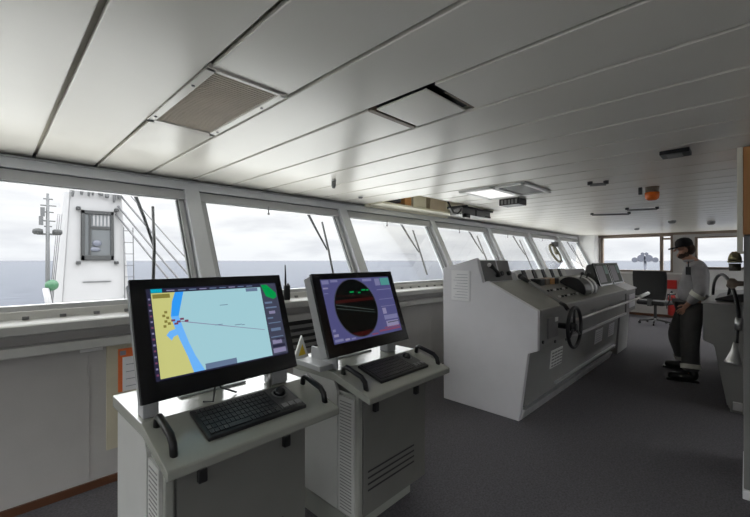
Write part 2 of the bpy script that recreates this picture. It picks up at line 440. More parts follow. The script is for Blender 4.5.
# end wall (starboard) with two windows
ew = MB(); X0, X1 = XE, XE+0.1
W1 = (1.37, 3.02, 1.20, 2.17); W2 = (-2.80, 0.93, 1.30, 2.09)  # second window's hidden part is widened to let in more light
ew.box(X0, X1, YB, 3.7, 0, 1.20); ew.box(X0, X1, YB, W2[0], 1.20, 2.66); ew.box(X0, X1, W2[0], W2[1], 1.20, 1.30); ew.box(X0, X1, W2[0], W2[1], 2.09, 2.66)
ew.box(X0, X1, W2[1], W1[0], 1.20, 2.66); ew.box(X0, X1, W1[0], W1[1], 2.17, 2.66); ew.box(X0, X1, W1[1], 3.7, 1.20, 2.66)
struct(ew.build('wall_starboard', M['wall']))
for n, (a, b_, z0, z1) in enumerate((W1, W2)):
    f = MB(); t = 0.05
    f.box(X0-0.03, X1, a, a+t, z0, z1); f.box(X0-0.03, X1, b_-t, b_, z0, z1); f.box(X0-0.03, X1, a, b_, z0, z0+0.04); f.box(X0-0.03, X1, a, b_, z1-0.03, z1)
    if n == 0:
        f.box(X0-0.02, X1, 1.575, 1.645, z0, z1-0.03); f.box(X0-0.02, X1, a, 1.60, z1-0.12, z1-0.07)
    wf = struct(f.build('window_%d' % (20+n), M['browndull'], bevel=0.004))
    g = MB(); g.box(X0+0.045, X0+0.051, a+t, b_-t, z0+0.04, z1-0.03); g.build('pane', M['glass'], wf)
v = MB(); v.box(XE-0.05, XE, YB, 3.15, 2.165, CZ-0.002); struct(v.build('trim_7', M['browndull'], bevel=0.004))
v = MB(); v.box(XE-0.10, XE, 0.98, 3.05, 1.13, 1.17); struct(v.build('trim_8', M['ledge'], bevel=0.004))
v = MB(); v.box(XE-0.012, XE, -0.7, 1.05, 0.62, 1.27); struct(v.build('trim_9', M['wallwhite'], bevel=0.003))
v = MB(); v.box(XE-0.015, XE, YB, 3.05, 0, 0.07); struct(v.build('baseboard_starboard', M['brown']))
# return panel at the corner
rp = MB(); rp.prism([(3.08, 0), (3.08, 1.19), (3.08, CZ), (yp(CZ)+0.05, CZ), (yp(1.2)+0.05, 1.2), (3.14, 0)], XC, XE)
struct(rp.build('wall_corner', M['wallwhite']))
# port and aft walls (behind the camera)
# aft wall with unseen windows, added and placed to let fill light in
def glazed_wall(name, axis, pos, a0, a1, z0, z1, wins, n0, thick=0.1):
    mb = MB()
    def bx(p0, p1, q0, q1, m_=None, t0=0, t1=thick):
        (m_ or mb).box(*( (p0,p1,pos-t1,pos-t0) if axis == 'Y' else (pos+t0,pos+t1,p0,p1)), q0, q1)
    last = a0
    for (w0, w1) in wins:
        bx(last, w0, z0, z1); bx(w0, w1, z0, 1.05); bx(w0, w1, 2.10, z1); last = w1
    bx(last, a1, z0, z1)
    struct(mb.build(name, M['wallwhite']))
    for k_, (w0, w1) in enumerate(wins):
        f_ = MB()
        for (p0,p1,q0,q1) in ((w0,w0+.05,1.05,2.1),(w1-.05,w1,1.05,2.1),(w0,w1,1.05,1.10),(w0,w1,2.05,2.1)): bx(p0,p1,q0,q1,f_,0.01,0.09)
        wf_ = struct(f_.build('window_%d' % (n0+k_), M['frame'])); g_ = MB(); bx(w0+.05,w1-.05,1.10,2.05,g_,.05,.056); g_.build('pane', M['glass'], wf_)
glazed_wall('wall_port', 'X', XL-0.1, YB, 3.7, 0, 2.66, [(-2.8,-1.4),(-1.2,0.2),(0.4,1.7),(1.9,3.0)], 60)  # unseen port windows, widened to brighten the long console's end panel
glazed_wall('wall_aft', 'Y', YB, XL, XE, 0, 2.66, AFT, 40)
d = MB(); d.box(-14, 18, -12, -3.15, -0.45, -0.25); d.box(-14, -3.15, -3.15, 3.4, -0.45, -0.25); struct(d.build('aft_bounce_deck', M['deck']))  # unseen pale decks added aft and to port for bounce light

# ------------------------------------------------------------------ things outside
def at(px, py, Y):
    u = (px-375)/372; v = (260.5-py)/372; t = Y/((1-u)/2**.5)
    return Vector(((1+u)/2**.5*t, Y, 1.5+v*t))
TB = -0.25
tw = thing('deck_house', 'white tapering deck tower outside the leftmost window with a dark-framed cabin window', 'tower', (1.44, 10.4, TB))
t = MB()
t.hexa([(0.80,10,TB),(2.10,10,TB),(2.10,10.9,TB),(0.80,10.9,TB)], [(0.97,10,3.0),(1.90,10,3.0),(1.90,10.8,3.0),(0.97,10.8,3.0)])
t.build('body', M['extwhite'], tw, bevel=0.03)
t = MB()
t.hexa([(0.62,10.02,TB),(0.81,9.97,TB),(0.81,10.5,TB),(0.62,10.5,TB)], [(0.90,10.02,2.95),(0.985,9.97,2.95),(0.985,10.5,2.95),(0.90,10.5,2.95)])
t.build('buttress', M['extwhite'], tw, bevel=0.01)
t = MB(); fx0, fx1, fz0, fz1 = 1.17, 1.735, 1.51, 2.57
t.box(fx0, fx0+0.06, 9.93, 10, fz0, fz1); t.box(fx1-0.05, fx1, 9.93, 10, fz0, fz1); t.box(fx0, fx1, 9.93, 10, fz0, fz0+0.10); t.box(fx0, fx1, 9.93, 10, fz1-0.07, fz1)
t.box(fx0+0.13, fx0+0.17, 9.94, 10, fz0, fz1); t.box(fx0+0.15, fx1, 9.94, 10, 2.18, 2.235)
cf = t.build('cabin_window_frame', M['extdark'], tw, bevel=0.006)
t = MB(); t.box(fx0+0.05, fx1-0.04, 9.97, 9.995, fz0+0.08, fz1-0.05); t.build('cabin_glass', M['extglass'], cf)
t = MB()
for k in range(5): t.box(fx0+0.2+k*0.065, fx0+0.235+k*0.065, 9.962, 9.97, 2.25, 2.49)
t.build('blind', M['curtain'], cf)
t = MB(); t.ball((1.44, 9.955, 1.87), 0.085, sc=(1, .3, .8)); t.ball((1.40, 9.955, 1.74), 0.10, sc=(1, .25, .5)); t.build('wheelhouse_gear', M['slate'], cf)
for (x, z) in ((1.12,2.60),(1.79,2.62),(1.12,1.45),(1.79,1.45)):
    t = MB(); t.box(x-0.035, x+0.035, 9.88, 10.01, z-0.035, z+0.035); t.build('corner_lamp', M['extdark'], tw, bevel=0.01)
t = MB(); t.box(1.20, 1.70, 9.975, 10.0, 1.03, 1.05); t.build('seam_rail', M['extgrey'], tw)
for (x, z, w_, h_) in ((1.02,2.98,.05,.30),(1.17,2.95,.06,.12),(1.29,2.98,.05,.22),(1.36,3.0,.04,.2),(1.50,2.96,.10,.10),(1.61,2.93,.08,.12),(1.74,2.94,.06,.30),(1.84,3.0,.09,.26)):
    t = MB(); t.lathe((x, 9.93, z-h_/2), (0.1,0,1), [(w_*.35,0),(w_*.5,h_*.3),(w_*.45,h_*.8),(w_*.2,h_)], 10); t.box(x-.01, x+.01, 9.93, 10.05, z-.02, z+.02)
    t.build('floodlight', M['extgrey'], tw)
t = MB()
for x in (1.95, 2.13): t.tube([(x,9.92,0.2),(x-0.03,9.92,2.25)], 0.011, 6)
for k in range(8): t.cyl((1.95-.003*k,9.92,0.35+k*0.26), (2.12-.003*k,9.92,0.35+k*0.26), 0.008, 6)
for k in (1, 5): t.cyl((1.94,9.92,0.4+k*0.3), (1.94,10.05,0.4+k*0.3), 0.01, 6)
t.build('ladder', M['extgrey'], tw)

ms = thing('signal_mast', 'slim grey signal mast with crossarm and two lamps left of the white tower', 'mast', (0.575, 9, TB))
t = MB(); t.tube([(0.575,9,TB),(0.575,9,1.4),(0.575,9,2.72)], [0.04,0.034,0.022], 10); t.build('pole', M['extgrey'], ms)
t = MB(); t.cyl((0.43,9,1.98),(0.72,9,1.98), 0.018, 8); t.build('crossarm', M['extgrey'], ms)
for x in (0.44, 0.71):
    t = MB(); t.lathe((x,9,1.97),(0,0,1), [(0.05,0),(0.075,0.03),(0.07,0.09),(0.03,0.11)], 12); t.build('lamp', M['extdark'], ms)
for k, z in enumerate((2.62,2.5,2.38,2.22,2.12)):
    t = MB(); l = (0.06,0.10,0.07,0.09,0.05)[k]; t.cyl((0.575-l,9,z),(0.575+l*1.2,9,z), 0.012, 6)
    if k in (2, 3): t.box(0.575-l-.03, 0.575-l+.03, 8.97, 9.03, z-.08, z+.08)
    t.build('antenna_spur', M['extgrey'], ms)
t = MB(); t.ball((0.63,8.98,1.05), 0.10, sc=(1.0,.8,1.0)); t.build('green_lamp', M['green'], ms)
t = MB(); t.tube([(0.545,8.95,1.0),(0.58,8.95,0.75),(0.66,8.95,0.2)], 0.05, 10); t.build('downpipe', M['extwhite'], ms)
t = MB()
for x in (0.0, 0.05, 0.1): t.tube([(0.60+x*.4,9.0,0.7),(0.75+x*.6,9.4,2.4)], 0.008, 6)
t.build('stay_wire', M['cable'], ms)

for k, (a, b_) in enumerate((((122,186),(190,262)),((121,196),(190,276)),((118,206),(190,292)),((116,214),(188,302)))):
    t = MB(); A = at(a[0], a[1], 9.97); B = at(b_[0], b_[1], 9.2)
    D = (B-A); B = A+D*1.35
    t.tube([A, A+(B-A)*.5+Vector((0,0,-0.02)), B], (0.022 if k > 0 else 0.014), 6)
    tag(t.build('stay_cable', M['cable']), ['thin uppermost wire stay slanting down from the tower top', 'second wire stay from the top, slanting down from the tower',
        'third wire stay from the top, slanting down from the tower', 'lowest wire stay, slanting down from the tower past its ladder'][k], 'cable', 'wire stays beside the deck tower')

# windscreen wipers outside the panes: x offset of arm top, blade
def wiper(x, dx, label):
    w_ = thing('windscreen_wiper', label, 'wiper', (x, yp(1.4)+0.1, 1.3), 0, 'wipers outside the front windows')
    def p(xx, z, t=0.10): return (xx, yp(z)+t, z)
    a = MB(); a.tube([p(x-0.03, 2.08), p(x+dx*.4, 1.85, .11), p(x+dx, 1.62, .10)], [0.016, 0.012, 0.009], 8)
    a.box(x-0.05, x-0.01, yp(2.08)+0.045, yp(2.08)+0.12, 2.05, 2.11); a.build('arm', M['extgrey'], w_)
    b2 = MB(); b2.tube([p(x+dx+0.03, 1.95, .075), p(x+dx, 1.62, .078), p(x+dx-0.05, 1.30, .075)], 0.012, 8); b2.build('blade', M['darkgrey'], w_)
wiper(0.80, 0.06, 'wiper outside the leftmost window beside the tower')
wiper(2.52, 0.10, 'wiper outside the window between the two console monitors')
wiper(4.16, 0.14, 'wiper outside the window left of the long bridge console')
wiper(6.05, 0.12, 'wiper outside the window above the console end with the paper')
wiper(7.86, 0.12, 'wiper outside the window behind the raised console housing')
wiper(11.3, 0.10, 'wiper outside the last narrow front window by the corner')

# clear view screen in the sixth visible window
cv = thing('clear_view_screen', 'round olive ring of a clear view screen on the window before the corner', 'window fitting', (9.75, yp(1.66), 1.4))
nrm = Vector((0, 1, -0.5)).normalized(); c0 = Vector((9.55, yp(1.68)-0.005, 1.68))
t = MB(); t.torus(c0, nrm, 0.235, 0.028, 32, 8); t.build('ring', M['olive'], cv)
t = MB(); t.lathe(c0-nrm*0.03, nrm, [(0.05,-.04),(0.06,0),(0.05,0.03)], 16); t.tube([c0, c0+Vector((0.10,0.09,0.2))], 0.02, 8); t.build('hub', M['olive'], cv)
t = MB(); t.box(9.62, 9.80, yp(1.92)-0.12, yp(1.92)+0.01, 1.84, 1.96); t.build('motor', M['darkgrey'], cv, bevel=0.02)

# floodlight cluster beyond the end window
fc = thing('floodlight_cluster', 'slate blue cluster of deck lights seen through the end window above the chair', 'light', (14.5, 2.3, -0.25))
t = MB(); t.cyl((14.5,2.3,-0.25),(14.5,2.3,1.6),0.04,8); t.build('pole', M['slate'], fc)
t = MB(); t.cyl((14.5,2.02,1.50),(14.5,2.58,1.50),0.025,8); t.build('crossarm', M['slate'], fc)
for (dy, dz, r_) in ((-.27,.0,.085),(.27,.0,.085),(-.09,.05,.12),(.09,.05,.12),(-.04,.19,.05),(.06,.19,.05)):
    t = MB(); t.lathe((14.5,2.3+dy,1.52+dz),(-1,0,0), [(r_*.6,-.08),(r_,0.02),(r_*.95,.08)], 12); t.build('lamp', M['slate'], fc)

# ------------------------------------------------------------------ pedestal consoles with monitors
SK = (0.896-0.82)/(1.60-1.32)          # slope of the desk
def sl(y): return 0.82+SK*(y-1.32)
def rot_about(px, py, ang):
    return Matrix.Translation((px,py,0)) @ Matrix.Rotation(ang,4,'Z') @ Matrix.Translation((-px,-py,0))

def pedestal(cx, label, labels_kb):
    t_ = thing('pedestal_console', label, 'console', (cx, 1.72, 0))
    L, Rr = cx-0.36, cx+0.37                  # desk
    bl_, br = cx-0.345, cx+0.262              # body
    # body carcass
    b = MB(); b.box(bl_+0.012, br, 1.45, 1.98, 0.14, 0.798)
    b.box(bl_+0.012, bl_+0.04, 1.425, 1.45, 0.14, 0.80)
    b.build('cabinet', M['console'], t_, bevel=0.004)
    b = MB(); b.box(bl_+0.03, br-0.02, 1.535, 1.93, 0, 0.14); b.build('plinth', M['console'], t_, bevel=0.003)
    # left side panel stands a little proud
    b = MB(); b.prism([(1.985,0.16),(1.985,0.845),(1.60,0.845),(1.575,0.79),(1.575,0.16)], bl_-0.004, bl_+0.012); b.build('side_panel', M['consoleside'], t_, bevel=0.002)
    b = MB(); b.box(br, br+0.012, 1.575, 1.97, 0.16, 0.84); b.build('side_panel', M['consoleside'], t_, bevel=0.002)
    # vented strip in front of it
    b = MB(); b.box(bl_, bl_+0.012, 1.452, 1.57, 0.16, 0.775)
    vs = b.build('vent_strip', M['consoleside'], t_)
    b = MB()
    for k in range(34): b.box(bl_-0.0015, bl_+0.004, 1.468, 1.556, 0.18+k*0.0172, 0.1845+k*0.0172)
    b.build('vent_slots', M['midgrey'], vs)
    # door
    b = MB(); b.box(bl_+0.052, br-0.004, 1.43, 1.452, 0.15, 0.80)
    dr = b.build('door', M['door'], t_, bevel=0.003)
    b = MB()
    for k in range(4): b.box(cx-0.26, cx+0.14, 1.428, 1.436, 0.275+k*0.033, 0.283+k*0.033)
    b.build('vent_slots', M['black'], dr)
    for dx in (-0.21, 0.15):
        b = MB(); b.box(cx+dx-0.016, cx+dx+0.016, 1.408, 1.432, 0.688, 0.738); b.build('latch', M['black'], dr, bevel=0.004)
    # desk: flat shelf, slope and lip as one solid
    b = MB()
    b.prism([(2.02,0.896),(1.60,0.896),(1.325,0.823),(1.319,0.818),(1.319,0.792),(1.324,0.787),(1.585,0.850),(2.02,0.845)], L, Rr)
    b.build('desk', M['desktop'], t_, bevel=0.004)
    # handles
    for x in (cx-0.318, cx+0.338):
        b = MB(); pts = [(x,1.56,sl(1.56)-.005),(x,1.555,sl(1.55)+0.035),(x,1.535,sl(1.53)+0.05),(x,1.42,sl(1.42)+0.05),(x,1.395,sl(1.395)+0.035),(x,1.385,sl(1.385)-.005)]
        b.tube(pts, 0.0135, 10); b.build('handle', M['black'], t_)
    # keyboard
    kb = thing('trackball_keyboard', labels_kb, 'keyboard', (cx+0.02, 1.48, sl(1.48)))
    def top(x0,x1,y0,y1,h0,h1,mb,mi=0):
        mb.hexa([(x0,y0,sl(y0)+h0),(x1,y0,sl(y0)+h0),(x1,y1,sl(y1)+h0),(x0,y1,sl(y1)+h0)],[(x0,y0,sl(y0)+h1),(x1,y0,sl(y0)+h1),(x1,y1,sl(y1)+h1),(x0,y1,sl(y1)+h1)], mi)
    kx0, kx1, ky0, ky1 = cx-0.20, cx+0.235, 1.388, 1.570
    b = MB(); top(kx0,kx1,ky0,ky1,0.001,0.016,b); b.build('base', M['black'], kb, bevel=0.004)
    b = MB(); rnd = random.Random(3)
    for r_ in range(6):
        for c in range(16):
            x = kx0+0.015+c*0.0185; y = ky0+0.014+r_*0.0265
            if r_ == 0 and 4 <= c <= 8: continue
            top(x,x+0.0155,y,y+0.0215,0.015,0.021,b)
    top(kx0+0.015+4*.0185,kx0+0.015+9*.0185-.003,ky0+.014,ky0+.0355,.015,.021,b)
    b.build('keycaps', M['keys'], kb)
    b = MB(); top(kx1-0.115,kx1-0.012,ky0+0.012,ky1-0.012,0.015,0.019,b); b.build('trackball_panel', M['darkgrey'], kb, bevel=0.002)
    b = MB(); y = 1.512; x = kx1-0.062; b.ball((x,y,sl(y)+0.022), 0.026); b.build('trackball', M['bezel'], kb)
    b = MB(); b.torus((x,y,sl(y)+0.019), Vector((0,-SK,1)), 0.031, 0.004); b.build('trackball_ring', M['midgrey'], kb)
    b = MB()
    for k in range(3): top(kx1-0.105+k*0.033,kx1-0.078+k*0.033,ky0+0.02,ky0+0.045,0.018,0.024,b)
    b.build('mouse_button', M['midgrey'], kb)
    for o_ in (t_, kb):          # the consoles stand turned by about two degrees
        P_ = Vector((cx, 1.32, 0)); q_ = o_.location-P_
        o_.location = P_+Matrix.Rotation(R(1.9), 3, 'Z') @ q_; o_.rotation_euler = (0, 0, R(1.9))
    return t_

pedestal(0.73, 'grey pedestal console nearest the camera carrying the chart monitor', 'black trackball keyboard on the console of the chart monitor')
pedestal(1.632, 'grey pedestal console beside the bridge console carrying the radar monitor', 'black trackball keyboard on the console of the radar monitor')

def monitor(x0, yb, zb, W, H_, tilt, yaw, name, label, group=None):
    # front-bottom-left corner at (x0,yb,zb); local u along width, v up the face, n out of the face
    root = thing(name, label, 'monitor', (x0+W/2, yb+0.12, zb), 0, group)
    A = Vector((x0,yb,zb)); U = Vector((math.cos(yaw),math.sin(yaw),0)); Yd = Vector((-math.sin(yaw),math.cos(yaw),0))
    V = Vector((0,0,1))*math.cos(tilt)+Yd*math.sin(tilt); N = U.cross(V)      # N points to the viewer (-Y)
    def p(u, v, n=0.0): return A+U*(u*W)+V*(v*H_)+N*n
    return root, p, U, V, N

def slab(mb, p, u0, u1, v0, v1, n0, n1, mi=0):
    mb.hexa([p(u0,v0,n0),p(u1,v0,n0),p(u1,v0,n1),p(u0,v0,n1)], [p(u0,v1,n0),p(u1,v1,n0),p(u1,v1,n1),p(u0,v1,n1)], mi)
def flat(mb, p, pts, n, mi):
    mb.add([p(u,v,n) for (u,v) in pts], [tuple(range(len(pts)))], mi)
def rect(mb, p, u0, u1, v0, v1, n, mi): flat(mb, p, [(u0,v0),(u1,v0),(u1,v1),(u0,v1)], n, mi)

# chart monitor ---------------------------------------------------------
root, p, U, V, N = monitor(0.357, 1.560, 0.970, 0.688, 0.482, R(19.5), R(2.7), 'chart_monitor', 'large black-framed monitor showing a yellow and pale blue sea chart')
b = MB(); slab(b, p, 0, 1, 0, 1, -0.02, 0.0); b.build('bezel', M['bezel'], root, bevel=0.003)
b = MB(); slab(b, p, 0.01, 0.99, 0.01, 0.99, -0.075, -0.02); b.build('casing', M['casing'], root, bevel=0.006)
mats = ['s_navy','s_water','s_land','s_blue','s_blue2','s_dark','s_cyan','s_green','s_box','s_lilac','s_olive','s_rose','s_line']
mi = {k: i for i, k in enumerate(mats)}
b = MB()
rect(b, p, 0.080, 0.945, 0.15, 0.912, 0.0006, mi['s_navy'])
rect(b, p, 0.104, 0.816, 0.163, 0.872, 0.0010, mi['s_water'])
flat(b, p, [(0.104,0.163),(0.288,0.163),(0.262,0.30),(0.228,0.46),(0.210,0.56),(0.198,0.68),(0.215,0.79),(0.238,0.872),(0.104,0.872)], 0.0013, mi['s_land'])
flat(b, p, [(0.196,0.66),(0.240,0.66),(0.285,0.872),(0.236,0.872),(0.213,0.79)], 0.0016, mi['s_blue'])
flat(b, p, [(0.196,0.66),(0.240,0.66),(0.256,0.55),(0.278,0.42),(0.305,0.30),(0.348,0.163),(0.284,0.163),(0.262,0.30),(0.228,0.46),(0.208,0.57)], 0.0016, mi['s_blue2'])
flat(b, p, [(0.160,0.505),(0.178,0.535),(0.212,0.55),(0.225,0.50),(0.198,0.485),(0.185,0.455)], 0.0018, mi['s_blue2'])
rect(b, p, 0.818, 0.945, 0.163, 0.905, 0.0010, mi['s_dark'])
flat(b, p, [(0.822,0.895),(0.868,0.895),(0.935,0.80),(0.935,0.755),(0.905,0.735),(0.85,0.77)], 0.0014, mi['s_green'])
for (u0,u1,v0,v1,k) in ((.83,.89,.69,.71,'s_box'),(.83,.92,.64,.655,'s_box'),(.85,.90,.58,.61,'s_lilac'),(.83,.875,.53,.545,'s_box'),(.83,.93,.48,.49,'s_box'),
    (.84,.92,.40,.43,'s_box'),(.83,.93,.335,.345,'s_box'),(.835,.91,.27,.31,'s_lilac'),(.83,.93,.235,.26,'s_navy'),(.83,.93,.18,.225,'s_lilac'),(.86,.935,.30,.32,'s_navy')):
    rect(b, p, u0,u1,v0,v1,0.0013,mi[k])
rect(b, p, 0.104, 0.165, 0.875, 0.908, 0.0013, mi['s_cyan'])
for k in range(9): rect(b, p, 0.19+k*0.065, 0.235+k*0.065, 0.885, 0.895, 0.0013, mi['s_box' if k % 3 else 's_lilac'])
rect(b, p, 0.110, 0.205, 0.825, 0.862, 0.0019, mi['s_olive'])
for k in range(14): rect(b, p, 0.086, 0.098, 0.19+k*0.048, 0.205+k*0.048, 0.0013, mi['s_lilac' if k % 2 else 's_rose'])
rect(b, p, 0.355, 0.555, 0.163, 0.213, 0.0015, mi['s_box'])
rect(b, p, 0.700, 0.790, 0.833, 0.868, 0.0015, mi['s_box'])
rect(b, p, 0.500, 0.555, 0.716, 0.722, 0.0015, mi['s_box'])
for (u, v, a) in ((.45,.535,.05),(.58,.512,.05),(.63,.505,.02)): rect(b, p, u, u+a, v, v+0.006, 0.0015, mi['s_box'])
flat(b, p, [(0.25,0.612),(0.25,0.605),(0.79,0.425),(0.79,0.431)], 0.0015, mi['s_lilac'])
for (u, v) in ((.150,.66),(.158,.61),(.150,.57),(.170,.64),(.175,.59),(.163,.69)): rect(b, p, u, u+.016, v, v+.022, 0.0020, mi['s_olive'])
for (u, v) in ((.195,.615),(.225,.60),(.245,.62),(.21,.585),(.27,.60)): rect(b, p, u, u+.022, v, v+.018, 0.0021, mi['s_rose'])
b.build('screen', [M[k] for k in mats], root)
# feet below the monitor
b = MB(); b.box(0.375,0.43,1.62,1.70,0.896,0.985); b.build('stand_foot', M['casing'], root, bevel=0.004)
b = MB(); b.box(0.915,1.005,1.62,1.70,0.896,0.985); b.build('stand_foot', M['casing'], root, bevel=0.01)
b = MB(); b.cyl((0.90,1.615,0.896),(0.90,1.615,0.98),0.012,12); b.build('stand_pin', M['steel'], root)
b = MB(); b.box(0.64,0.76,1.80,1.83,0.896,1.2); b.box(0.55,0.85,1.75,1.93,0.896,0.906); b.build('stand_plate', M['casing'], root, bevel=0.004)
b = MB(); b.tube([(0.66,1.66,1.0),(0.645,1.62,0.95),(0.63,1.60,0.902),(0.60,1.63,0.902)],0.004,8); b.tube([(0.66,1.66,1.0),(0.68,1.64,0.94),(0.75,1.64,0.902)],0.004,8); b.build('cable', M['darkgrey'], root)

# radar monitor ---------------------------------------------------------
root, p, U, V, N = monitor(1.243, 1.588, 0.970, 0.705, 0.482, R(19.5), R(2.7), 'radar_monitor', 'black-framed monitor showing a round dark radar scope on violet')
b = MB(); slab(b, p, 0, 1, 0, 1, -0.02, 0.0); b.build('bezel', M['bezel'], root, bevel=0.003)
b = MB(); slab(b, p, 0.005, 0.99, 0.01, 0.985, -0.085, -0.02); b.build('casing', M['casing'], root, bevel=0.006)
mats = ['s_radar','s_radar2','s_black','s_line','s_red','s_teal','s_rose','s_lilac','s_dark','s_green']
mi = {k: i for i, k in enumerate(mats)}
b = MB()
rect(b, p, 0.076, 0.932, 0.14, 0.922, 0.0006, 0)
cx_, cy_, ru, rv = 0.418, 0.535, 0.248, 0.370
flat(b, p, [(cx_+ru*1.04*math.cos(2*math.pi*k/48), cy_+rv*1.03*math.sin(2*math.pi*k/48)) for k in range(48)], 0.0009, mi['s_dark'])
flat(b, p, [(cx_+ru*math.cos(2*math.pi*k/48), cy_+rv*math.sin(2*math.pi*k/48)) for k in range(48)], 0.0012, mi['s_black'])
def band(v0, v1, m_):
    def hw(v): return ru*math.sqrt(max(0, 1-((v-cy_)/rv)**2))*0.97
    flat(b, p, [(cx_-hw(v0),v0),(cx_+hw(v0),v0),(cx_+hw(v1),v1),(cx_-hw(v1),v1)], 0.0015, mi[m_])
band(0.175,0.23,'s_red'); band(0.61,0.65,'s_red')
flat(b, p, [(0.185,0.600),(0.185,0.592),(0.62,0.470),(0.62,0.477)], 0.0017, mi['s_line'])
flat(b, p, [(0.185,0.555),(0.185,0.549),(0.62,0.44),(0.62,0.445)], 0.0017, mi['s_line'])
flat(b, p, [(0.20,0.71),(0.20,0.704),(0.62,0.66),(0.62,0.665)], 0.0017, mi['s_red'])
for (u,v,a) in ((.37,.73,.05),(.47,.715,.03),(.52,.745,.05),(.58,.74,.03)): rect(b, p, u,u+a,v,v+.018,0.0017,mi['s_green'])
rect(b, p, 0.80, 0.925, 0.80, 0.905, 0.0010, mi['s_teal'])
for (u0,u1,v0,v1,k) in ((.72,.79,.80,.90,'s_radar2'),(.72,.925,.735,.745,'s_radar2'),(.72,.925,.60,.607,'s_radar2'),(.72,.925,.50,.507,'s_radar2'),(.73,.78,.40,.48,'s_lilac'),(.73,.92,.32,.38,'s_radar2'),
    (.74,.91,.22,.30,'s_lilac'),(.76,.92,.27,.285,'s_dark'),(.62,.92,.175,.20,'s_rose'),(.70,.92,.21,.225,'s_rose'),(.085,.16,.86,.91,'s_radar2'),(.085,.14,.80,.82,'s_lilac'),(.18,.26,.88,.91,'s_radar2'),
    (.085,.13,.74,.75,'s_radar2'),(.09,.18,.16,.19,'s_radar2'),(.09,.14,.22,.25,'s_lilac'),(.20,.25,.155,.18,'s_lilac'),(.27,.32,.155,.175,'s_radar2'),(.09,.12,.28,.31,'s_radar2'),(.52,.60,.155,.175,'s_rose'),(.56,.68,.87,.905,'s_radar2')):
    rect(b, p, u0,u1,v0,v1,0.0012,mi[k])
b.build('screen', [M[k] for k in mats], root)
b = MB(); b.box(1.21,1.30,1.63,1.86,0.896,0.925); b.box(1.30,1.315,1.60,1.84,0.896,0.99); b.build('stand_foot', M['casing'], root, bevel=0.004)
b = MB(); b.box(1.78,1.86,1.66,1.74,0.896,0.985); b.build('stand_foot', M['casing'], root, bevel=0.01)
b = MB(); b.box(1.53,1.65,1.82,1.85,0.896,1.2); b.box(1.44,1.74,1.77,1.95,0.896,0.906); b.build('stand_plate', M['casing'], root, bevel=0.004)

# warning card behind the radar monitor
wc = thing('warning_card', 'small white triangular card with a yellow sign beside the radar monitor', 'sign', (1.29, 1.95, 0.896))
b = MB(); b.add([(1.24,1.93,0.898),(1.36,1.95,0.898),(1.31,1.95,1.035),(1.24,1.945,0.898),(1.36,1.965,0.898),(1.31,1.965,1.035)], [(0,1,2),(5,4,3),(0,3,4,1),(1,4,5,2),(2,5,3,0)]); b.build('card', M['white'], wc)
b = MB(); b.add([(1.272,1.933,0.918),(1.332,1.943,0.918),(1.307,1.943,0.985)], [(0,1,2)]); b.xf(Matrix.Translation((0,-0.003,0))); b.build('sign_face', M['yellow'], wc)

# handheld radio on the ledge
hr = thing('handheld_radio', 'black handheld radio with antenna standing on the window ledge between the monitors', 'radio', (1.84, 2.98, 1.14))
b = MB(); b.box(1.813,1.867,2.965,3.0,1.139,1.275); b.build('body', M['black'], hr, bevel=0.006)
b = MB(); b.tube([(1.826,2.983,1.27),(1.826,2.983,1.36),(1.822,2.983,1.46)],[0.010,0.008,0.005],8); b.build('antenna', M['blackmat'], hr)
b = MB(); b.cyl((1.853,2.983,1.272),(1.853,2.983,1.292),0.009,10); b.build('knob', M['black'], hr)
# slatted dark heater under the ledge
ht = thing('wall_heater', 'dark slatted heater on the wall under the windows behind the two monitors', 'heater', (2.15, 3.0, 0.66))
b = MB(); b.box(1.75,2.6,3.0,3.05,0.655,0.925); b.build('housing', M['blackmat'], ht, bevel=0.004)
for k in range(4):
    b = MB(); b.box(1.76,2.59,2.985,3.0,0.675+k*0.062,0.705+k*0.062); b.build('slat', M['midgrey'], ht)
# notice board and orange bordered paper on the left wall
M['board'] = paint('cream_board', (0.60, 0.55, 0.42), 0.6)
nb = thing('notice_board', 'cream board on the wall left of the nearest console', 'board', (0.66, 3.04, 0.22))
b = MB(); b.box(0.49,0.95,3.035,3.05,0.225,0.925); b.build('panel', M['board'], nb, bevel=0.003)
op = MB(); op.box(0.555,0.80,3.031,3.036,0.60,0.895,0)
op.box(0.58,0.78,3.0295,3.032,0.60,0.835,1)
for k in range(4): op.box(0.60,0.76,3.029,3.0305,0.63+k*.05,0.634+k*.05,2)
op.box(0.565,0.60,3.029,3.0305,0.85,0.88,2)
tag(op.build('safety_notice', [M['orange'],M['paper'],M['ink']]), 'orange bordered paper notice pinned on the cream board', 'notice')
lb = MB(); lb.box(0.35,0.47,3.03,3.05,0.905,0.93); tag(lb.build('label_holder', M['white'], bevel=0.003), 'small pale label strip under the trunking left of the cream board', 'label holder')

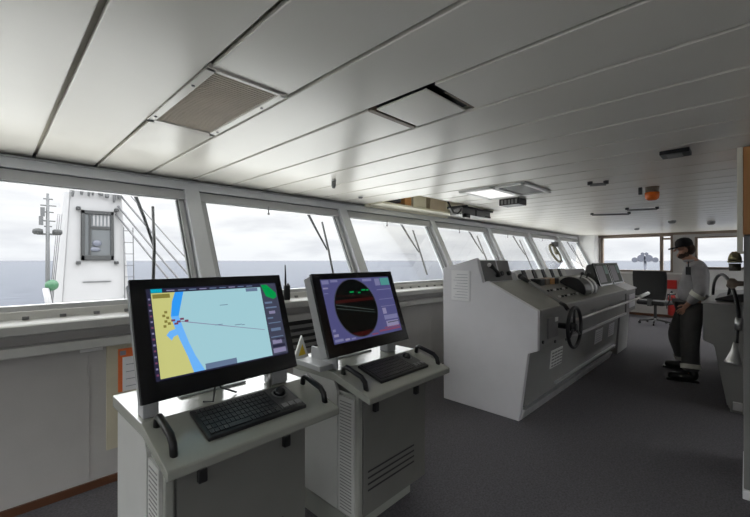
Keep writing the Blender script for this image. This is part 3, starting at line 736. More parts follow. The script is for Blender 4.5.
# ------------------------------------------------------------------ long bridge console
bc = thing('bridge_console', 'long grey bridge console in the middle of the room with a white end panel', 'console', (5.4, 1.9, 0))
prof = [(2.34,0.02),(2.349,1.418),(1.942,1.525),(1.87,1.275),(1.826,1.296),(1.328,1.046),(1.332,0.682),(1.418,0.644),(1.502,0.0),(2.34,0.0)]
b = MB(); b.prism(prof, 3.40, 3.45); b.build('end_panel', M['mainside'], bc, bevel=0.005)
XB = 6.86
b = MB(); b.prism([(2.33,0.10),(2.33,1.25),(1.87,1.25),(1.826,1.262),(1.345,1.022),(1.345,0.69),(1.43,0.645),(1.475,0.12)], 3.45, XB); b.build('body', M['mainfront'], bc, bevel=0.006)
b = MB(); b.prism([(2.33,0.0),(2.33,0.10),(1.46,0.10),(1.502,0.0)], 3.45, 6.62); b.build('plinth', M['aluminium'], bc, bevel=0.004)
b = MB(); b.prism([(1.87,1.246),(1.826,1.262),(1.345,1.024),(1.330,1.030),(1.330,1.040),(1.345,1.046),(1.826,1.280),(1.87,1.264)], 3.455, XB+0.02); wt = b.build('worktop', M['worktop'], bc, bevel=0.002)
b = MB(); b.prism([(1.325,0.985),(1.325,1.043),(1.35,1.052),(1.36,1.04),(1.36,0.985)], 3.47, XB+0.02); b.build('worktop_edge', M['mainfront'], bc, bevel=0.006)
b = MB(); b.prism([(2.34,1.2),(2.345,1.40),(1.945,1.507),(1.88,1.27),(1.88,1.2)], 3.45, 4.10); hs_ = b.build('raised_housing', M['mainside'], bc, bevel=0.004)
def hp(x, s_, n=0.0):   # point on the sloping face of the raised housing, s_ from 0 bottom to 1 top
    return Vector((x, 1.88+0.065*s_-n*0.96, 1.27+0.237*s_+n*0.26))
b = MB(); b.hexa([hp(3.47,.04),hp(4.08,.04),hp(4.08,.04,.006),hp(3.47,.04,.006)],[hp(3.47,.96),hp(4.08,.96),hp(4.08,.96,.006),hp(3.47,.96,.006)]); fp = b.build('face_plate', M['midgrey'], hs_)
b = MB(); b.tube([hp(3.60,.72,.03),hp(3.62,.60,.045),hp(3.70,.38,.045),hp(3.72,.25,.03)],[0.028,0.018,0.018,0.03],10); b.build('telephone_handset', M['black'], hs_)
b = MB(); b.ball(hp(3.585,.74,.03),0.022); b.build('lamp', M['white'], hs_)
for x in (3.82, 4.0):
    b = MB(); b.cyl(hp(x,.35,.0),hp(x,.35,.04),0.025,14); b.build('knob', M['black'], hs_)
b = MB(); b.hexa([hp(3.78,.5,.006),hp(3.80,.5,.006),hp(3.80,.5,.010),hp(3.78,.5,.010)],[hp(3.78,.96,.006),hp(3.80,.96,.006),hp(3.80,.96,.010),hp(3.78,.96,.010)]); b.build('divider', M['mainside'], hs_)
# riser with gauges behind the worktop
b = MB(); b.prism([(2.33,1.2),(2.33,1.36),(1.93,1.365),(1.88,1.25),(1.88,1.2)], 4.10, XB); rs = b.build('instrument_riser', M['mainside'], bc, bevel=0.005)
def rp_(x, s_, n=0.0): return Vector((x, 1.885+0.045*s_-n*0.93, 1.26+0.10*s_+n*0.37))
xx = 4.25; gi = 0
while xx < 5.75:
    wg_ = 0.14 if gi % 2 == 0 else 0.09
    b = MB(); b.hexa([rp_(xx,.05),rp_(xx+wg_,.05),rp_(xx+wg_,.05,.012),rp_(xx,.05,.012)],[rp_(xx,1.18),rp_(xx+wg_,1.18),rp_(xx+wg_,1.18,.02),rp_(xx,1.18,.02)])
    b.build('gauge', M['gauge'] if gi % 2 == 0 else M['black'], rs, bevel=0.004); xx += (0.17 if gi % 2 == 0 else 0.13); gi += 1
for x, mm in ((4.38,'black'),(4.54,'browndull'),(4.70,'orangewood'),(4.84,'black')):
    b = MB(); b.box(x, x+0.13, 1.68, 1.80, 1.20, 1.285); b.build('switch_box', M[mm], wt, bevel=0.008)
for k in range(14):
    x = 4.3+(k % 7)*0.1; y = 1.45+(k//7)*0.12
    z = 1.046+(y-1.345)*0.4865
    b = MB(); b.cyl((x,y,z-.004),(x,y,z+0.018),0.014,10); b.build('button', M['black'] if k % 3 else M['white'], wt)
# front fittings
b = MB(); b.box(3.66,3.92,1.332,1.345,0.75,0.95); b.build('recess_panel', M['midgrey'], bc, bevel=0.012)
b = MB(); b.box(3.83,3.90,1.325,1.335,0.90,0.94); b.build('switch_plate', M['white'], bc, bevel=0.003)
def fpz(x, z, n=0.0): return Vector((x, 1.43+(0.645-z)/0.525*0.045-n, z))
b = MB(); b.hexa([fpz(4.02,.37,.006),fpz(4.36,.37,.006),fpz(4.36,.37,-.02),fpz(4.02,.37,-.02)],[fpz(4.02,.56,.006),fpz(4.36,.56,.006),fpz(4.36,.56,-.02),fpz(4.02,.56,-.02)])
lv = b.build('louver', M['white'], bc, bevel=0.003)
b = MB()
for k in range(5):
    for j in range(4):
        x = 4.045+j*.08; z = .385+k*.034
        b.hexa([fpz(x,z,.009),fpz(x+.06,z,.009),fpz(x+.06,z,0),fpz(x,z,0)],[fpz(x,z+.014,.009),fpz(x+.06,z+.014,.009),fpz(x+.06,z+.014,0),fpz(x,z+.014,0)])
b.build('louver_slots', M['midgrey'], lv)
for (x, z) in ((3.55,.74),(3.86,.70),(4.45,.62),(5.0,.62)):
    b = MB(); yy = 1.335 if z > .68 else 1.425; b.cyl((x,yy,z),(x,yy+0.02,z),0.016,10); b.build('screw_cap', M['black'], bc)
b = MB(); b.prism([(1.325,.662),(1.325,.69),(1.36,.69),(1.43,.655),(1.42,.640)], 4.55, XB); b.build('knee_rail', M['aluminium'], bc, bevel=0.003)
b = MB(); b.prism([(1.45,.17),(1.43,.20),(1.47,.20),(1.48,.17)], 4.2, 6.7); b.build('kick_rail', M['aluminium'], bc, bevel=0.003)
# handrail
b = MB(); b.tube([(4.15,1.25,.885),(7.4,1.25,.885)],0.016,10)
for x in (4.3,5.1,5.9,6.7): b.cyl((x,1.25,.885),(x,1.345,.885),0.009,8)
b.build('handrail', M['steel'], bc)
# hand wheel
wc_ = Vector((3.945,1.19,.85))
b = MB(); b.torus(wc_,(0,1,0),0.195,0.017,40,10); sw = b.build('steering_wheel', M['black'], bc)
b = MB(); b.lathe(wc_,(0,1,0),[(0.03,-.02),(0.045,0),(0.045,.03),(0.03,.06),(0.03,.15)],16); b.build('hub', M['black'], sw)
for k in range(3):
    a = R(90+120*k); b = MB(); b.tube([wc_+Vector((0,0.005,0)), wc_+Vector((math.cos(a)*.19,0,math.sin(a)*.19))],[0.014,0.010],8); b.build('spoke', M['black'], sw)

# end unit
eu = thing('console_end_unit', 'separate short grey cabinet closing the far end of the long console', 'console', (7.3, 1.8, 0))
b = MB(); b.prism([(2.33,0.0),(2.33,1.25),(1.87,1.25),(1.345,1.02),(1.345,0.68),(1.43,0.64),(1.47,0.0)], 6.96, 7.62); b.build('body', M['mainfront'], eu, bevel=0.006)
b = MB(); b.prism([(1.88,1.252),(1.87,1.252),(1.345,1.022),(1.33,1.03),(1.345,1.046),(1.87,1.270),(2.33,1.270),(2.33,1.252)], 6.93, 7.65); b.build('worktop', M['mainside'], eu, bevel=0.003)
b = MB(); b.tube([(7.42,1.25,.90),(8.15,1.25,.915)],0.03,12); b.cyl((7.55,1.25,.90),(7.55,1.36,.90),0.015,8); b.build('arm_rail', M['aluminium'], eu)
b = MB(); b.box(7.08,7.50,1.33,1.345,0.74,0.95); b.build('drawer_front', M['mainside'], eu, bevel=0.004)

# papers on the console
pp = MB(); pp.box(3.392,3.401,2.015,2.235,1.08,1.395,0)
for k in range(9): pp.box(3.391,3.393,2.04,2.21-0.02*(k % 3),1.11+k*.03,1.114+k*.03,1)
tag(pp.build('paper_notice',[M['paper'],M['ink']]), 'white paper sheet taped on the pale end panel of the long console', 'notice')
for (x0, x1, lab) in ((5.62,5.98,'white paper sheet on the front of the long console below the handrail'),(6.30,6.62,'white paper sheet on the console front nearest its far end')):
    pp = MB(); pp.hexa([fpz(x0,.37,.004),fpz(x1,.37,.004),fpz(x1,.37,.001),fpz(x0,.37,.001)],[fpz(x0,.56,.004),fpz(x1,.56,.004),fpz(x1,.56,.001),fpz(x0,.56,.001)],0)
    for k in range(5): pp.hexa([fpz(x0+.03,.40+k*.03,.0055),fpz(x1-.03,.40+k*.03,.0055),fpz(x1-.03,.40+k*.03,.004),fpz(x0+.03,.40+k*.03,.004)],[fpz(x0+.03,.404+k*.03,.0055),fpz(x1-.03,.404+k*.03,.0055),fpz(x1-.03,.404+k*.03,.004),fpz(x0+.03,.404+k*.03,.004)],1)
    tag(pp.build('paper_notice',[M['paper'],M['ink']]), lab, 'notice')

# long rod lying across the worktop
rd = thing('long_rod', 'long grey rod with black handle lying across the worktop above the steering wheel', 'rod', (4.05, 1.5, 1.1))
b = MB(); b.tube([(4.22,1.83,1.300),(4.07,1.56,1.190),(3.93,1.29,1.066)],[0.012,0.014,0.013],10); b.build('shaft', M['midgrey'], rd)
b = MB(); b.tube([(4.235,1.85,1.312),(4.16,1.72,1.258)],[0.03,0.018],10); b.ball((4.235,1.85,1.315),0.035); b.build('grip', M['black'], rd)
b = MB(); b.tube([(3.95,1.32,1.075),(3.925,1.27,1.055),(3.915,1.24,1.015)],0.020,10); b.build('tip', M['black'], rd)

# domed engine lever unit
et = thing('engine_telegraph', 'black and silver domed engine lever unit on the long console', 'engine control', (5.3, 1.56, 1.12))
for k, (x0, x1, r_, mm) in enumerate(((5.00,5.26,.150,'black'),(5.27,5.33,.155,'aluminium'),(5.34,5.42,.150,'black'),(5.43,5.49,.155,'aluminium'),(5.50,5.58,.140,'black'))):
    b = MB(); n = 14; pr = []
    ty, tz = 0.899, 0.437; by, bz = 1.55-0.005, 1.046+(1.55-1.345)*0.4865+0.004
    for q in range(n+1):
        a = math.pi*q/n; c_ = -math.cos(a)*r_*1.1; h_ = math.sin(a)*r_*0.95
        pr.append((by+ty*c_-tz*h_, bz+tz*c_+ty*h_))
    b.prism(pr, x0, x1); b.build('dome' if mm == 'black' else 'scale_ring', M[mm], et, bevel=0.008)
for x in (5.12, 5.38):
    b = MB(); b.tube([(x,1.49,1.25),(x,1.46,1.33)],0.010,8); b.ball((x,1.457,1.335),0.022); b.build('lever', M['black'], et)

# two tilted displays at the far end of the console
for (x0, W_, lab) in ((6.14,0.72,'tilted console display with glare, nearer of the two at the console end'),(6.92,0.66,'tilted console display, farther of the two at the console end')):
    root, p, U, V, N = monitor(x0, 1.50, 1.118, W_, 0.36, R(17), R(0), 'console_display', lab, 'displays at the far end of the long console')
    b = MB(); slab(b, p, 0, 1, 0, 1, -0.02, 0.0); b.build('bezel', M['bezel'], root, bevel=0.003)
    b = MB(); b.prism([(1.515,1.135),(1.61,1.452),(1.69,1.43),(1.74,1.243)], x0+0.01, x0+W_-0.01); b.build('casing', M['darkgrey'], root, bevel=0.006)
    b = MB(); rect(b, p, .06,.94,.08,.94,0.0008,0); rect(b, p, .10,.60,.15,.88,0.0012,1); rect(b,p,.66,.90,.5,.88,.0012,2)
    b.build('screen', [M['s_dim'],M['s_grey'],M['s_line']], root)

# red and orange bundles on the ledge at the far end of the console
for (x, y, r_, mm, lab) in ((7.9,2.02,.11,'redcloth','red bundle on the stool behind the far console end'),(7.72,2.10,.09,'orange','orange bundle on the stool behind the far console end')):
    pass
sb = thing('side_table', 'low side table behind the far end of the long console', 'table', (8.3, 2.05, 0))
b = MB(); b.box(7.9,8.75,1.75,2.45,1.02,1.06); b.build('table_top', M['mainside'], sb, bevel=0.005)
for (x, y) in ((7.95,1.80),(8.70,1.80),(7.95,2.40),(8.70,2.40)):
    b = MB(); b.box(x-.02,x+.02,y-.02,y+.02,0,1.02); b.build('leg', M['midgrey'], sb)
b = MB(); b.ball((8.30,1.95,1.16),0.13,sc=(1.2,.9,.75)); b.ball((8.42,1.92,1.20),0.09,sc=(1,1,.8)); tag(b.build('red_bundle', M['redcloth']), 'rounded red bundle on the side table left of the black chair', 'bundle')
b = MB(); b.ball((8.05,2.08,1.139),0.11,sc=(1.1,.9,.7)); tag(b.build('orange_bundle', M['orange']), 'small orange bundle on the side table beside the red one', 'bundle')

# ------------------------------------------------------------------ office chair
CX, CY = 10.89, 1.53
ch = thing('office_chair', 'black high-backed swivel chair at the end of the room before the end window', 'chair', (CX, CY, 0))
rotc = Matrix.Translation((CX,CY,0)) @ Matrix.Rotation(R(165),4,'Z')
def cm(mb): return mb.xf(rotc)
b = MB()
bk_ = []
for i in range(7):
    s_ = i/6; z = 0.60+s_*0.66; hw = 0.30+0.05*math.sin(s_*2.2); 
    bk_.append((z, hw, 0.24+0.05*s_))
for i in range(6):
    z0, w0, y0 = bk_[i]; z1, w1, y1 = bk_[i+1]
    b.hexa([(y0-.02,-w0,z0),(y0-.02,w0,z0),(y0+.06,w0*.96,z0),(y0+.06,-w0*.96,z0)],[(y1-.02,-w1,z1),(y1-.02,w1,z1),(y1+.06,w1*.96,z1),(y1+.06,-w1*.96,z1)])
cm(b).build('backrest', M['chairfab'], ch, bevel=0.02)
b = MB(); b.box(-0.28,0.28,-0.29,0.29,0.46,0.56); cm(b).build('seat', M['chairfab'], ch, bevel=0.04, seg=3)
b = MB(); b.cyl((0,0,0.10),(0,0,0.46),0.03,12); cm(b).build('pole', M['darkgrey'], ch)
b = MB(); b.box(0.2,0.30,-.04,.04,0.44,0.75); cm(b).build('back_bracket', M['darkgrey'], ch)
for sgn in (-1, 1):
    b = MB(); b.tube([(0.1,sgn*.29,.5),(0.1,sgn*.33,.6),(0.1,sgn*.33,.72)],0.016,8); b.box(-.12,.16,sgn*.33-.03,sgn*.33+.03,.71,.745); cm(b).build('armrest', M['black'], ch)
for k in range(5):
    a = 2*math.pi*k/5+.3; b = MB(); e = (math.cos(a)*.31, math.sin(a)*.31)
    b.tube([(0,0,.12),(e[0],e[1],.075)],[0.028,0.018],8); lg_ = cm(b).build('leg', M['darkgrey'], ch)
    b = MB(); b.cyl((e[0]-.015*math.sin(a),e[1]+.015*math.cos(a),.03),(e[0]+.015*math.sin(a),e[1]-.015*math.cos(a),.03),0.03,12); b.cyl((e[0],e[1],.03),(e[0],e[1],.08),0.008,6); cm(b).build('caster', M['black'], lg_)

# ------------------------------------------------------------------ fire extinguisher and hose case by the end wall
ex = thing('fire_extinguisher', 'red fire extinguisher on the end wall right of the black chair', 'fire extinguisher', (12.25, 1.38, 0.08))
b = MB(); b.lathe((12.27,1.38,0.08),(0,0,1),[(0.07,0),(0.085,.02),(0.085,.46),(0.06,.53),(0.03,.56)],18); b.build('cylinder', M['red'], ex)
b = MB(); b.cyl((12.27,1.38,.63),(12.27,1.38,.70),0.022,10); b.box(12.20,12.30,1.365,1.395,.69,.715); b.build('valve', M['black'], ex)
b = MB(); b.tube([(12.25,1.40,.68),(12.19,1.46,.60),(12.18,1.475,.40),(12.19,1.47,.25)],0.012,8); b.build('hose', M['black'], ex)
b = MB(); b.box(12.345,12.40,1.32,1.44,.45,.49); b.build('wall_bracket', M['midgrey'], ex)
b = MB(); b.box(12.28,12.388,1.28,1.50,.76,.99); hb = tag(b.build('alarm_box', M['red'], bevel=0.01), 'red box on the end wall above the fire extinguisher', 'box')

# ------------------------------------------------------------------ right-hand console
rc = thing('aft_console', 'dark grey console with sloping front at the right edge behind the standing man', 'console', (6.0, -0.1, 0))
pr = [(-0.55,0.0),(-0.55,1.05),(0.31,1.05),(0.32,1.045),(0.32,0.68),(0.237,0.643),(0.142,0.06),(0.12,0.06),(0.12,0.0)]
b = MB(); b.prism(pr, 5.10, 5.14); b.build('end_panel', M['mainfront'], rc, bevel=0.005)
b = MB(); b.prism([(-0.54,0.02),(-0.54,1.045),(0.30,1.045),(0.305,0.68),(0.225,0.65),(0.13,0.02)], 5.14, 7.6); b.build('body', M['mainfront'], rc, bevel=0.006)
b = MB(); b.prism([(-0.55,1.05),(-0.55,1.065),(0.322,1.065),(0.322,1.05)], 5.09, 7.6); b.build('worktop', M['mainfront'], rc, bevel=0.004)
b = MB(); b.box(5.07,5.10,0.03,0.10,0.03,0.11); b.build('foot_fitting', M['aluminium'], rc, bevel=0.006)
# dark gear on its top
gr = thing('joystick_panel', 'black control box with two stubby levers on top of the right-hand console', 'control box', (5.5, 0.15, 1.08))
b = MB(); b.prism([(-0.2,1.08),(-0.2,1.20),(0.1,1.15),(0.24,1.10),(0.24,1.08)], 5.3, 6.1); b.build('housing', M['black'], gr, bevel=0.01)
for x in (5.45, 5.8):
    b = MB(); b.tube([(x,0.14,1.13),(x,0.13,1.22)],[0.012,0.01],8); b.ball((x,0.13,1.235),0.028); b.build('lever', M['black'], gr)

# tall locker at the right edge
lk = thing('tall_locker', 'tall grey locker with an orange wood upper part at the right edge', 'locker', (3.6, -0.35, 0))
b = MB(); b.box(3.30,3.95,-0.75,0.015,0.06,1.66); b.build('body', M['midgrey'], lk, bevel=0.006)
b = MB(); b.box(3.29,3.96,-0.76,0.02,0.0,0.06); b.build('plinth', M['mainside'], lk, bevel=0.004)
b = MB(); b.box(3.295,3.95,-0.75,0.018,1.665,2.215); b.build('upper_cabinet', M['orangewood'], lk, bevel=0.004)
b = MB(); b.box(3.29,3.325,0.018,0.045,1.55,2.215); b.build('corner_trim', M['cream'], lk, bevel=0.004)

# brass bell, knob, hose on the locker side
be = thing('brass_lamp', 'small aged brass lamp bracketed to the side of the tall locker', 'lamp', (3.5, 0.06, 1.44))
b = MB(); b.lathe((3.50,0.058,1.50),(0,0,1),[(0.036,0),(0.034,.02),(0.026,.045),(0.014,.060)],20); b.build('lamp_cap', M['brass'], be)
b = MB(); b.lathe((3.50,0.058,1.43),(0,0,1),[(0.028,0),(0.031,.01),(0.031,.05)],20); b.build('lamp_body', M['olivedark'], be)
b = MB(); b.torus((3.50,0.058,1.492),(0,0,1),0.031,0.008,20,8); b.build('band', M['brass'], be)
b = MB(); b.box(3.49,3.51,0.016,0.058,1.545,1.562); b.build('bracket', M['brass'], be)
kb_ = MB(); kb_.lathe((3.50,0.015,1.345),(0,1,0),[(0.016,0),(0.018,.03),(0.034,.045),(0.036,.065),(0.02,.082)],16); tag(kb_.build('wooden_knob', M['browndull']), 'round brown knob on the locker side below the brass lamp', 'knob')
hz = thing('hanging_hose', 'curved black hose arching from the right-hand console to a hanging chrome funnel', 'hose', (3.6, 0.1, 0.9))
def L_(px, py, d):
    u = (px-375)/372; return Vector(((1+u)*d/2**.5, (1-u)*d/2**.5, 1.5+(260.5-py)/372*d))
ctl = [L_(713,294,3.75),L_(714,284,3.6),L_(717,277,3.35),L_(722,274.5,3.1),L_(727,278,2.9),L_(732,286,2.75),L_(736,298,2.65),L_(738.5,312,2.6),L_(739,320,2.58)]
pts = []
for q in range(len(ctl)-1):
    p0, p1, p2, p3 = ctl[max(q-1,0)], ctl[q], ctl[q+1], ctl[min(q+2,len(ctl)-1)]
    for t_q in (0, .25, .5, .75):
        pts.append(0.5*((2*p1)+(p2-p0)*t_q+(2*p0-5*p1+4*p2-p3)*t_q**2+(3*p1-p0-3*p2+p3)*t_q**3))
pts.append(ctl[-1])
b = MB(); b.tube(pts, 0.012, 10); b.build('hose_tube', M['black'], hz)
b = MB(); b.cyl(L_(739,318,2.58),L_(738,330,2.58),0.020,12); b.build('clasp', M['steel'], hz)
b = MB(); b.tube([L_(738,330,2.58),L_(737,346,2.58)],0.008,8); b.build('rod', M['black'], hz)
b = MB(); A = L_(736,343,2.58); B = L_(733,363,2.58); b.lathe(A,(B-A),[(0.014,0),(0.022,.06),(0.038,.115),(0.046,.135),(0.046,.145),(0.030,.150)],18); b.build('funnel', M['steel'], hz)

# ------------------------------------------------------------------ ceiling fittings
def vent(name, label, cat, x0, x1, y0, y1, parts):
    return thing(name, label, cat, ((x0+x1)/2, (y0+y1)/2, CZ))
g = thing('ceiling_grille', 'beige perforated air grille set in the ceiling above the left windows', 'grille', (0.70, 1.84, CZ))
x0, x1, y0, y1 = 0.545, 0.890, 1.432, 2.193
b = MB(); t = 0.035
b.box(x0,x0+t,y0,y1,CZ-.008,CZ+.016); b.box(x1-t,x1,y0,y1,CZ-.008,CZ+.016); b.box(x0,x1,y0,y0+.02,CZ-.008,CZ+.016); b.box(x0,x1,y1-t,y1,CZ-.008,CZ+.016); b.build('frame', M['ceil'], g, bevel=0.003)
b = MB(); b.box(x0+t,x1-t,y0+.02,y1-t,CZ+.006,CZ+.012)
for k in range(40): 
    yy = y0+.03+k*0.0182; b.box(x0+t,x1-t,yy,yy+.006,CZ+.0,CZ+.007)
b.build('mesh_plate', M['grille'], g)
for (x, y) in ((x0+.017,1.62),(x0+.017,2.1),(x1-.017,1.62),(x1-.017,2.1)):
    b = MB(); b.cyl((x,y,CZ-.012),(x,y,CZ-.006),0.007,8); b.build('screw', M['midgrey'], g)
g.rotation_euler = (0, 0, R(1.6)); g.location.x -= 0.013
h = thing('ceiling_hatch', 'square pale ceiling hatch hanging slightly open in a dark gap', 'hatch', (1.42, 1.12, CZ))
x0, x1, y0, y1 = 1.262, 1.594, 0.922, 1.308
b = MB(); b.box(x0+.014,x1-.004,y0+.045,y1-.042,CZ-.002,CZ+.006); b.build('panel', M['ceil'], h, bevel=0.002)
b = MB(); b.box(x0,x1,y0,y1,CZ+.022,CZ+.03); b.build('gap_shade_plate', M['black'], h)  # black plate stands in for the shade inside the hatch gap
b = MB(); b.box(x0,x1,y1-.028,y1,CZ-.003,CZ+.02); b.build('edge_strip', M['browndull'], h)
b = MB(); b.box(x0+.10,x1,y0,y0+.010,CZ,CZ+.02); b.build('hinge_strip', M['browndull'], h)
def puck(x, y, r_, hgt, mat, name, label, cat, group=None):
    t_ = thing(name, label, cat, (x, y, CZ-hgt), 0, group)
    b = MB(); b.lathe((x,y,CZ-.012),(0,0,1),[(r_*1.15,0),(r_*1.15,.014)],18); b.build('base', M['white'], t_)
    b = MB(); b.lathe((x,y,CZ-hgt),(0,0,1),[(r_*.6,0),(r_,hgt*.3),(r_,hgt-.012)],18); b.build('head', mat, t_)
puck(2.12,2.65,0.020,0.075,M['midgrey'],'sprinkler_head','small grey sprinkler hanging from the ceiling behind the hatch','sprinkler')
puck(2.86,3.09,0.025,0.03,M['midgrey'],'ceiling_sensor','small grey ceiling sensor near the third front window','sensor')
puck(8.53,0.956,0.06,0.06,M['midgrey'],'smoke_detector','grey smoke detector on the ceiling, left one above the man','smoke detector')
puck(9.25,0.47,0.06,0.07,M['midgrey'],'smoke_detector','grey smoke detector on the ceiling, right one above the man','smoke detector')
puck(10.06,1.75,0.05,0.05,M['midgrey'],'smoke_detector','small ceiling detector just before the end window','smoke detector')
bn = thing('beacon_lamp', 'orange beacon lamp hanging from the ceiling', 'lamp', (4.56, 0.667, CZ-.13))
b = MB(); b.lathe((4.56,0.667,CZ-.055),(0,0,1),[(0.055,0),(0.06,.057)],18); b.build('base', M['browndull'], bn)
b = MB(); b.lathe((4.56,0.667,CZ-.13),(0,0,1),[(0.035,0),(0.055,.015),(0.06,.04),(0.06,.075)],18); b.build('dome', M['orangedome'], bn)
b = MB(); b.box(4.50,4.53,0.74,0.77,CZ-.07,CZ); b.build('clip', M['darkgrey'], bn)
bv = thing('ceiling_slot', 'black rectangular fitting under the ceiling near the right edge', 'vent', (3.19, 0.34, CZ-.03))
b = MB(); b.box(3.10,3.25,0.26,0.415,CZ-.028,CZ-.002); b.build('housing', M['black'], bv, bevel=0.004)
b = MB(); b.box(3.12,3.23,0.30,0.38,CZ-.034,CZ-.027); b.build('cover', M['midgrey'], bv)
# light fitting
lf = thing('ceiling_light', 'ceiling light panel with a bright white diffuser beyond the hatch', 'ceiling light', (3.85, 1.75, CZ-.03))
b = MB()
for (a0,a1,c0,c1) in ((3.40,4.05,1.45,1.49),(3.40,4.05,2.10,2.15),(3.40,3.45,1.45,2.15),(4.0,4.05,1.45,2.15),(3.40,4.05,1.74,1.80)): b.box(a0,a1,c0,c1,CZ-.02,CZ-.001)
b.build('frame', M['white'], lf, bevel=0.003)
b = MB(); b.box(3.45,4.0,1.49,1.74,CZ-.010,CZ-.001); b.build('diffuser', M['midgrey'], lf)
M['diffuser_white'] = emit('white_emissive_diffuser', (1.0, 0.99, 0.97), 1.0)  # this diffuser emits an even white
b = MB(); b.box(3.45,4.0,1.80,2.10,CZ-.010,CZ-.001); b.build('diffuser', M['diffuser_white'], lf, label='bright white diffuser')
bx_ = thing('ceiling_speaker_box', 'black box hanging from the ceiling beside the light panel', 'box', (4.25, 2.0, CZ-.1))
b = MB(); b.box(4.20,4.42,1.86,2.10,CZ-.075,CZ); b.build('housing', M['black'], bx_, bevel=0.005)
b = MB()
for k in range(5): b.box(4.194,4.202,1.88+k*.042,1.905+k*.042,CZ-.065,CZ-.015)
b.build('grille', M['midgrey'], bx_)
# hanging radio set with coiled cord
rx = thing('overhead_radio', 'grey radio set slung under the ceiling edge above the windows', 'radio', (4.6, 2.75, CZ-.06))
b = MB(); b.box(4.30,5.05,2.66,2.86,CZ-.115,CZ-.03); b.build('body', M['midgrey'], rx, bevel=0.006)
b = MB(); b.box(4.26,5.10,2.64,2.88,CZ-.03,CZ-.003); b.box(4.30,4.34,2.60,2.66,CZ-.03,CZ); b.build('bracket', M['black'], rx, bevel=0.003)
b = MB(); b.box(4.62,4.66,2.655,2.67,CZ-.115,CZ-.03); b.box(4.9,5.05,2.655,2.67,CZ-.11,CZ-.09); b.build('control', M['black'], rx)
b = MB(); b.box(4.33,4.45,2.63,2.69,CZ-.16,CZ-.10); b.build('microphone', M['black'], rx, bevel=0.012)
b = MB(); b.tube([(4.02,2.70,CZ+.02),(4.03,2.66,CZ-.07),(4.08,2.66,CZ-.115),(4.18,2.66,CZ-.12),(4.25,2.66,CZ-.08),(4.31,2.70,CZ-.05)],0.012,8); b.build('cord', M['black'], rx)
# boxes inside the ceiling bay
for (x0,x1,z0,z1,mm,lab) in ((3.60,3.80,2.28,2.44,'slate','dark box tucked in the ceiling bay, leftmost of its row'),(3.88,4.02,2.26,2.46,'orangewood','orange brown box in the ceiling bay above the windows'),(4.06,4.36,2.26,2.50,'boxpale','pale box in the ceiling bay beside the orange brown one'),(4.46,4.86,2.25,2.50,'boxtan','brown box in the ceiling bay, rightmost of its row')):
    b = MB(); b.box(x0,x1,3.30,3.50,z0,z1); bb_ = tag(b.build('storage_box', M[mm], bevel=0.008), lab, 'box', 'boxes in the ceiling bay')
b = MB(); b.box(3.40,5.15,3.26,3.50,2.225,2.25); tag(b.build('bay_shelf', M['cream']), 'cream shelf in the ceiling bay under a row of boxes', 'shelf')
# hook rails on the ceiling farther back
for k, (px0, px1, py, lab) in enumerate(((590,606,184,'short dark hook rail on the ceiling left of the beacon'),(592,629,214,'longer dark hook rail on the ceiling, nearer the front windows'),(627,657,209,'dark hook rail on the ceiling below the beacon lamp'))):
    def zp(px, py, z=CZ-.03):
        u = (px-375)/372; v = (260.5-py)/372; d = (z-1.5)/v; return Vector(((1+u)*d/2**.5,(1-u)*d/2**.5,z))
    A = zp(px0,py+1); B = zp(px1,py)
    t_ = thing('hook_rail', lab, 'rail', tuple((A+B)/2), 0, 'hook rails on the ceiling')
    b = MB(); b.tube([A,B],0.014,8); b.build('bar', M['midgrey'], t_)
    for e in (A, B):
        b = MB(); b.cyl(e,(e.x,e.y,CZ),0.022,8); b.build('end_hook', M['darkgrey'], t_)

# ------------------------------------------------------------------ the man
FD = Vector((-.12,1,0)).normalized(); SD = Vector((-1,-.12,0)).normalized()   # facing, towards the camera
def dr(d, r, z): return Vector(((d+r)/2**.5, (d-r)/2**.5, z))

def skin(name, verts, edges, mat, parent=None, sub=2, root=0):
    me = bpy.data.meshes.new(name); bm = bmesh.new()
    ly = bm.verts.layers.skin.verify(); bv_ = []
    for i, (co, r_) in enumerate(verts):
        v = bm.verts.new(co); rr = r_ if isinstance(r_, tuple) else (r_, r_)
        v[ly].radius = rr; v[ly].use_root = (i == root); bv_.append(v)
    for a, b_ in edges: bm.edges.new((bv_[a], bv_[b_]))
    bm.to_mesh(me); bm.free()
    tmp = bpy.data.objects.new(name+'_build', me); COL.objects.link(tmp)
    sk = tmp.modifiers.new('s', 'SKIN'); sk.use_smooth_shade = True; sk.branch_smoothing = 0.6
    ss = tmp.modifiers.new('u', 'SUBSURF'); ss.levels = sub; ss.render_levels = sub
    dg = bpy.context.evaluated_depsgraph_get(); dg.update()
    me2 = bpy.data.meshes.new_from_object(tmp.evaluated_get(dg))
    bpy.data.objects.remove(tmp); me2.name = name
    me2.materials.clear(); me2.materials.append(mat)
    for p_ in me2.polygons: p_.use_smooth = True; p_.material_index = 0
    if parent is not None:
        inv = world(parent).inverted(); me2.transform(inv)
    o = bpy.data.objects.new(name, me2); COL.objects.link(o)
    if parent is not None: o.parent = parent; WM[o.name] = world(parent).copy()
    else: WM[o.name] = Matrix.Identity(4)
    return o

class G:
    def __init__(s): s.v = []; s.e = []
    def n(s, co, r_, frm=None):
        s.v.append((co, r_)); i = len(s.v)-1
        if frm is not None: s.e.append((frm, i))
        return i

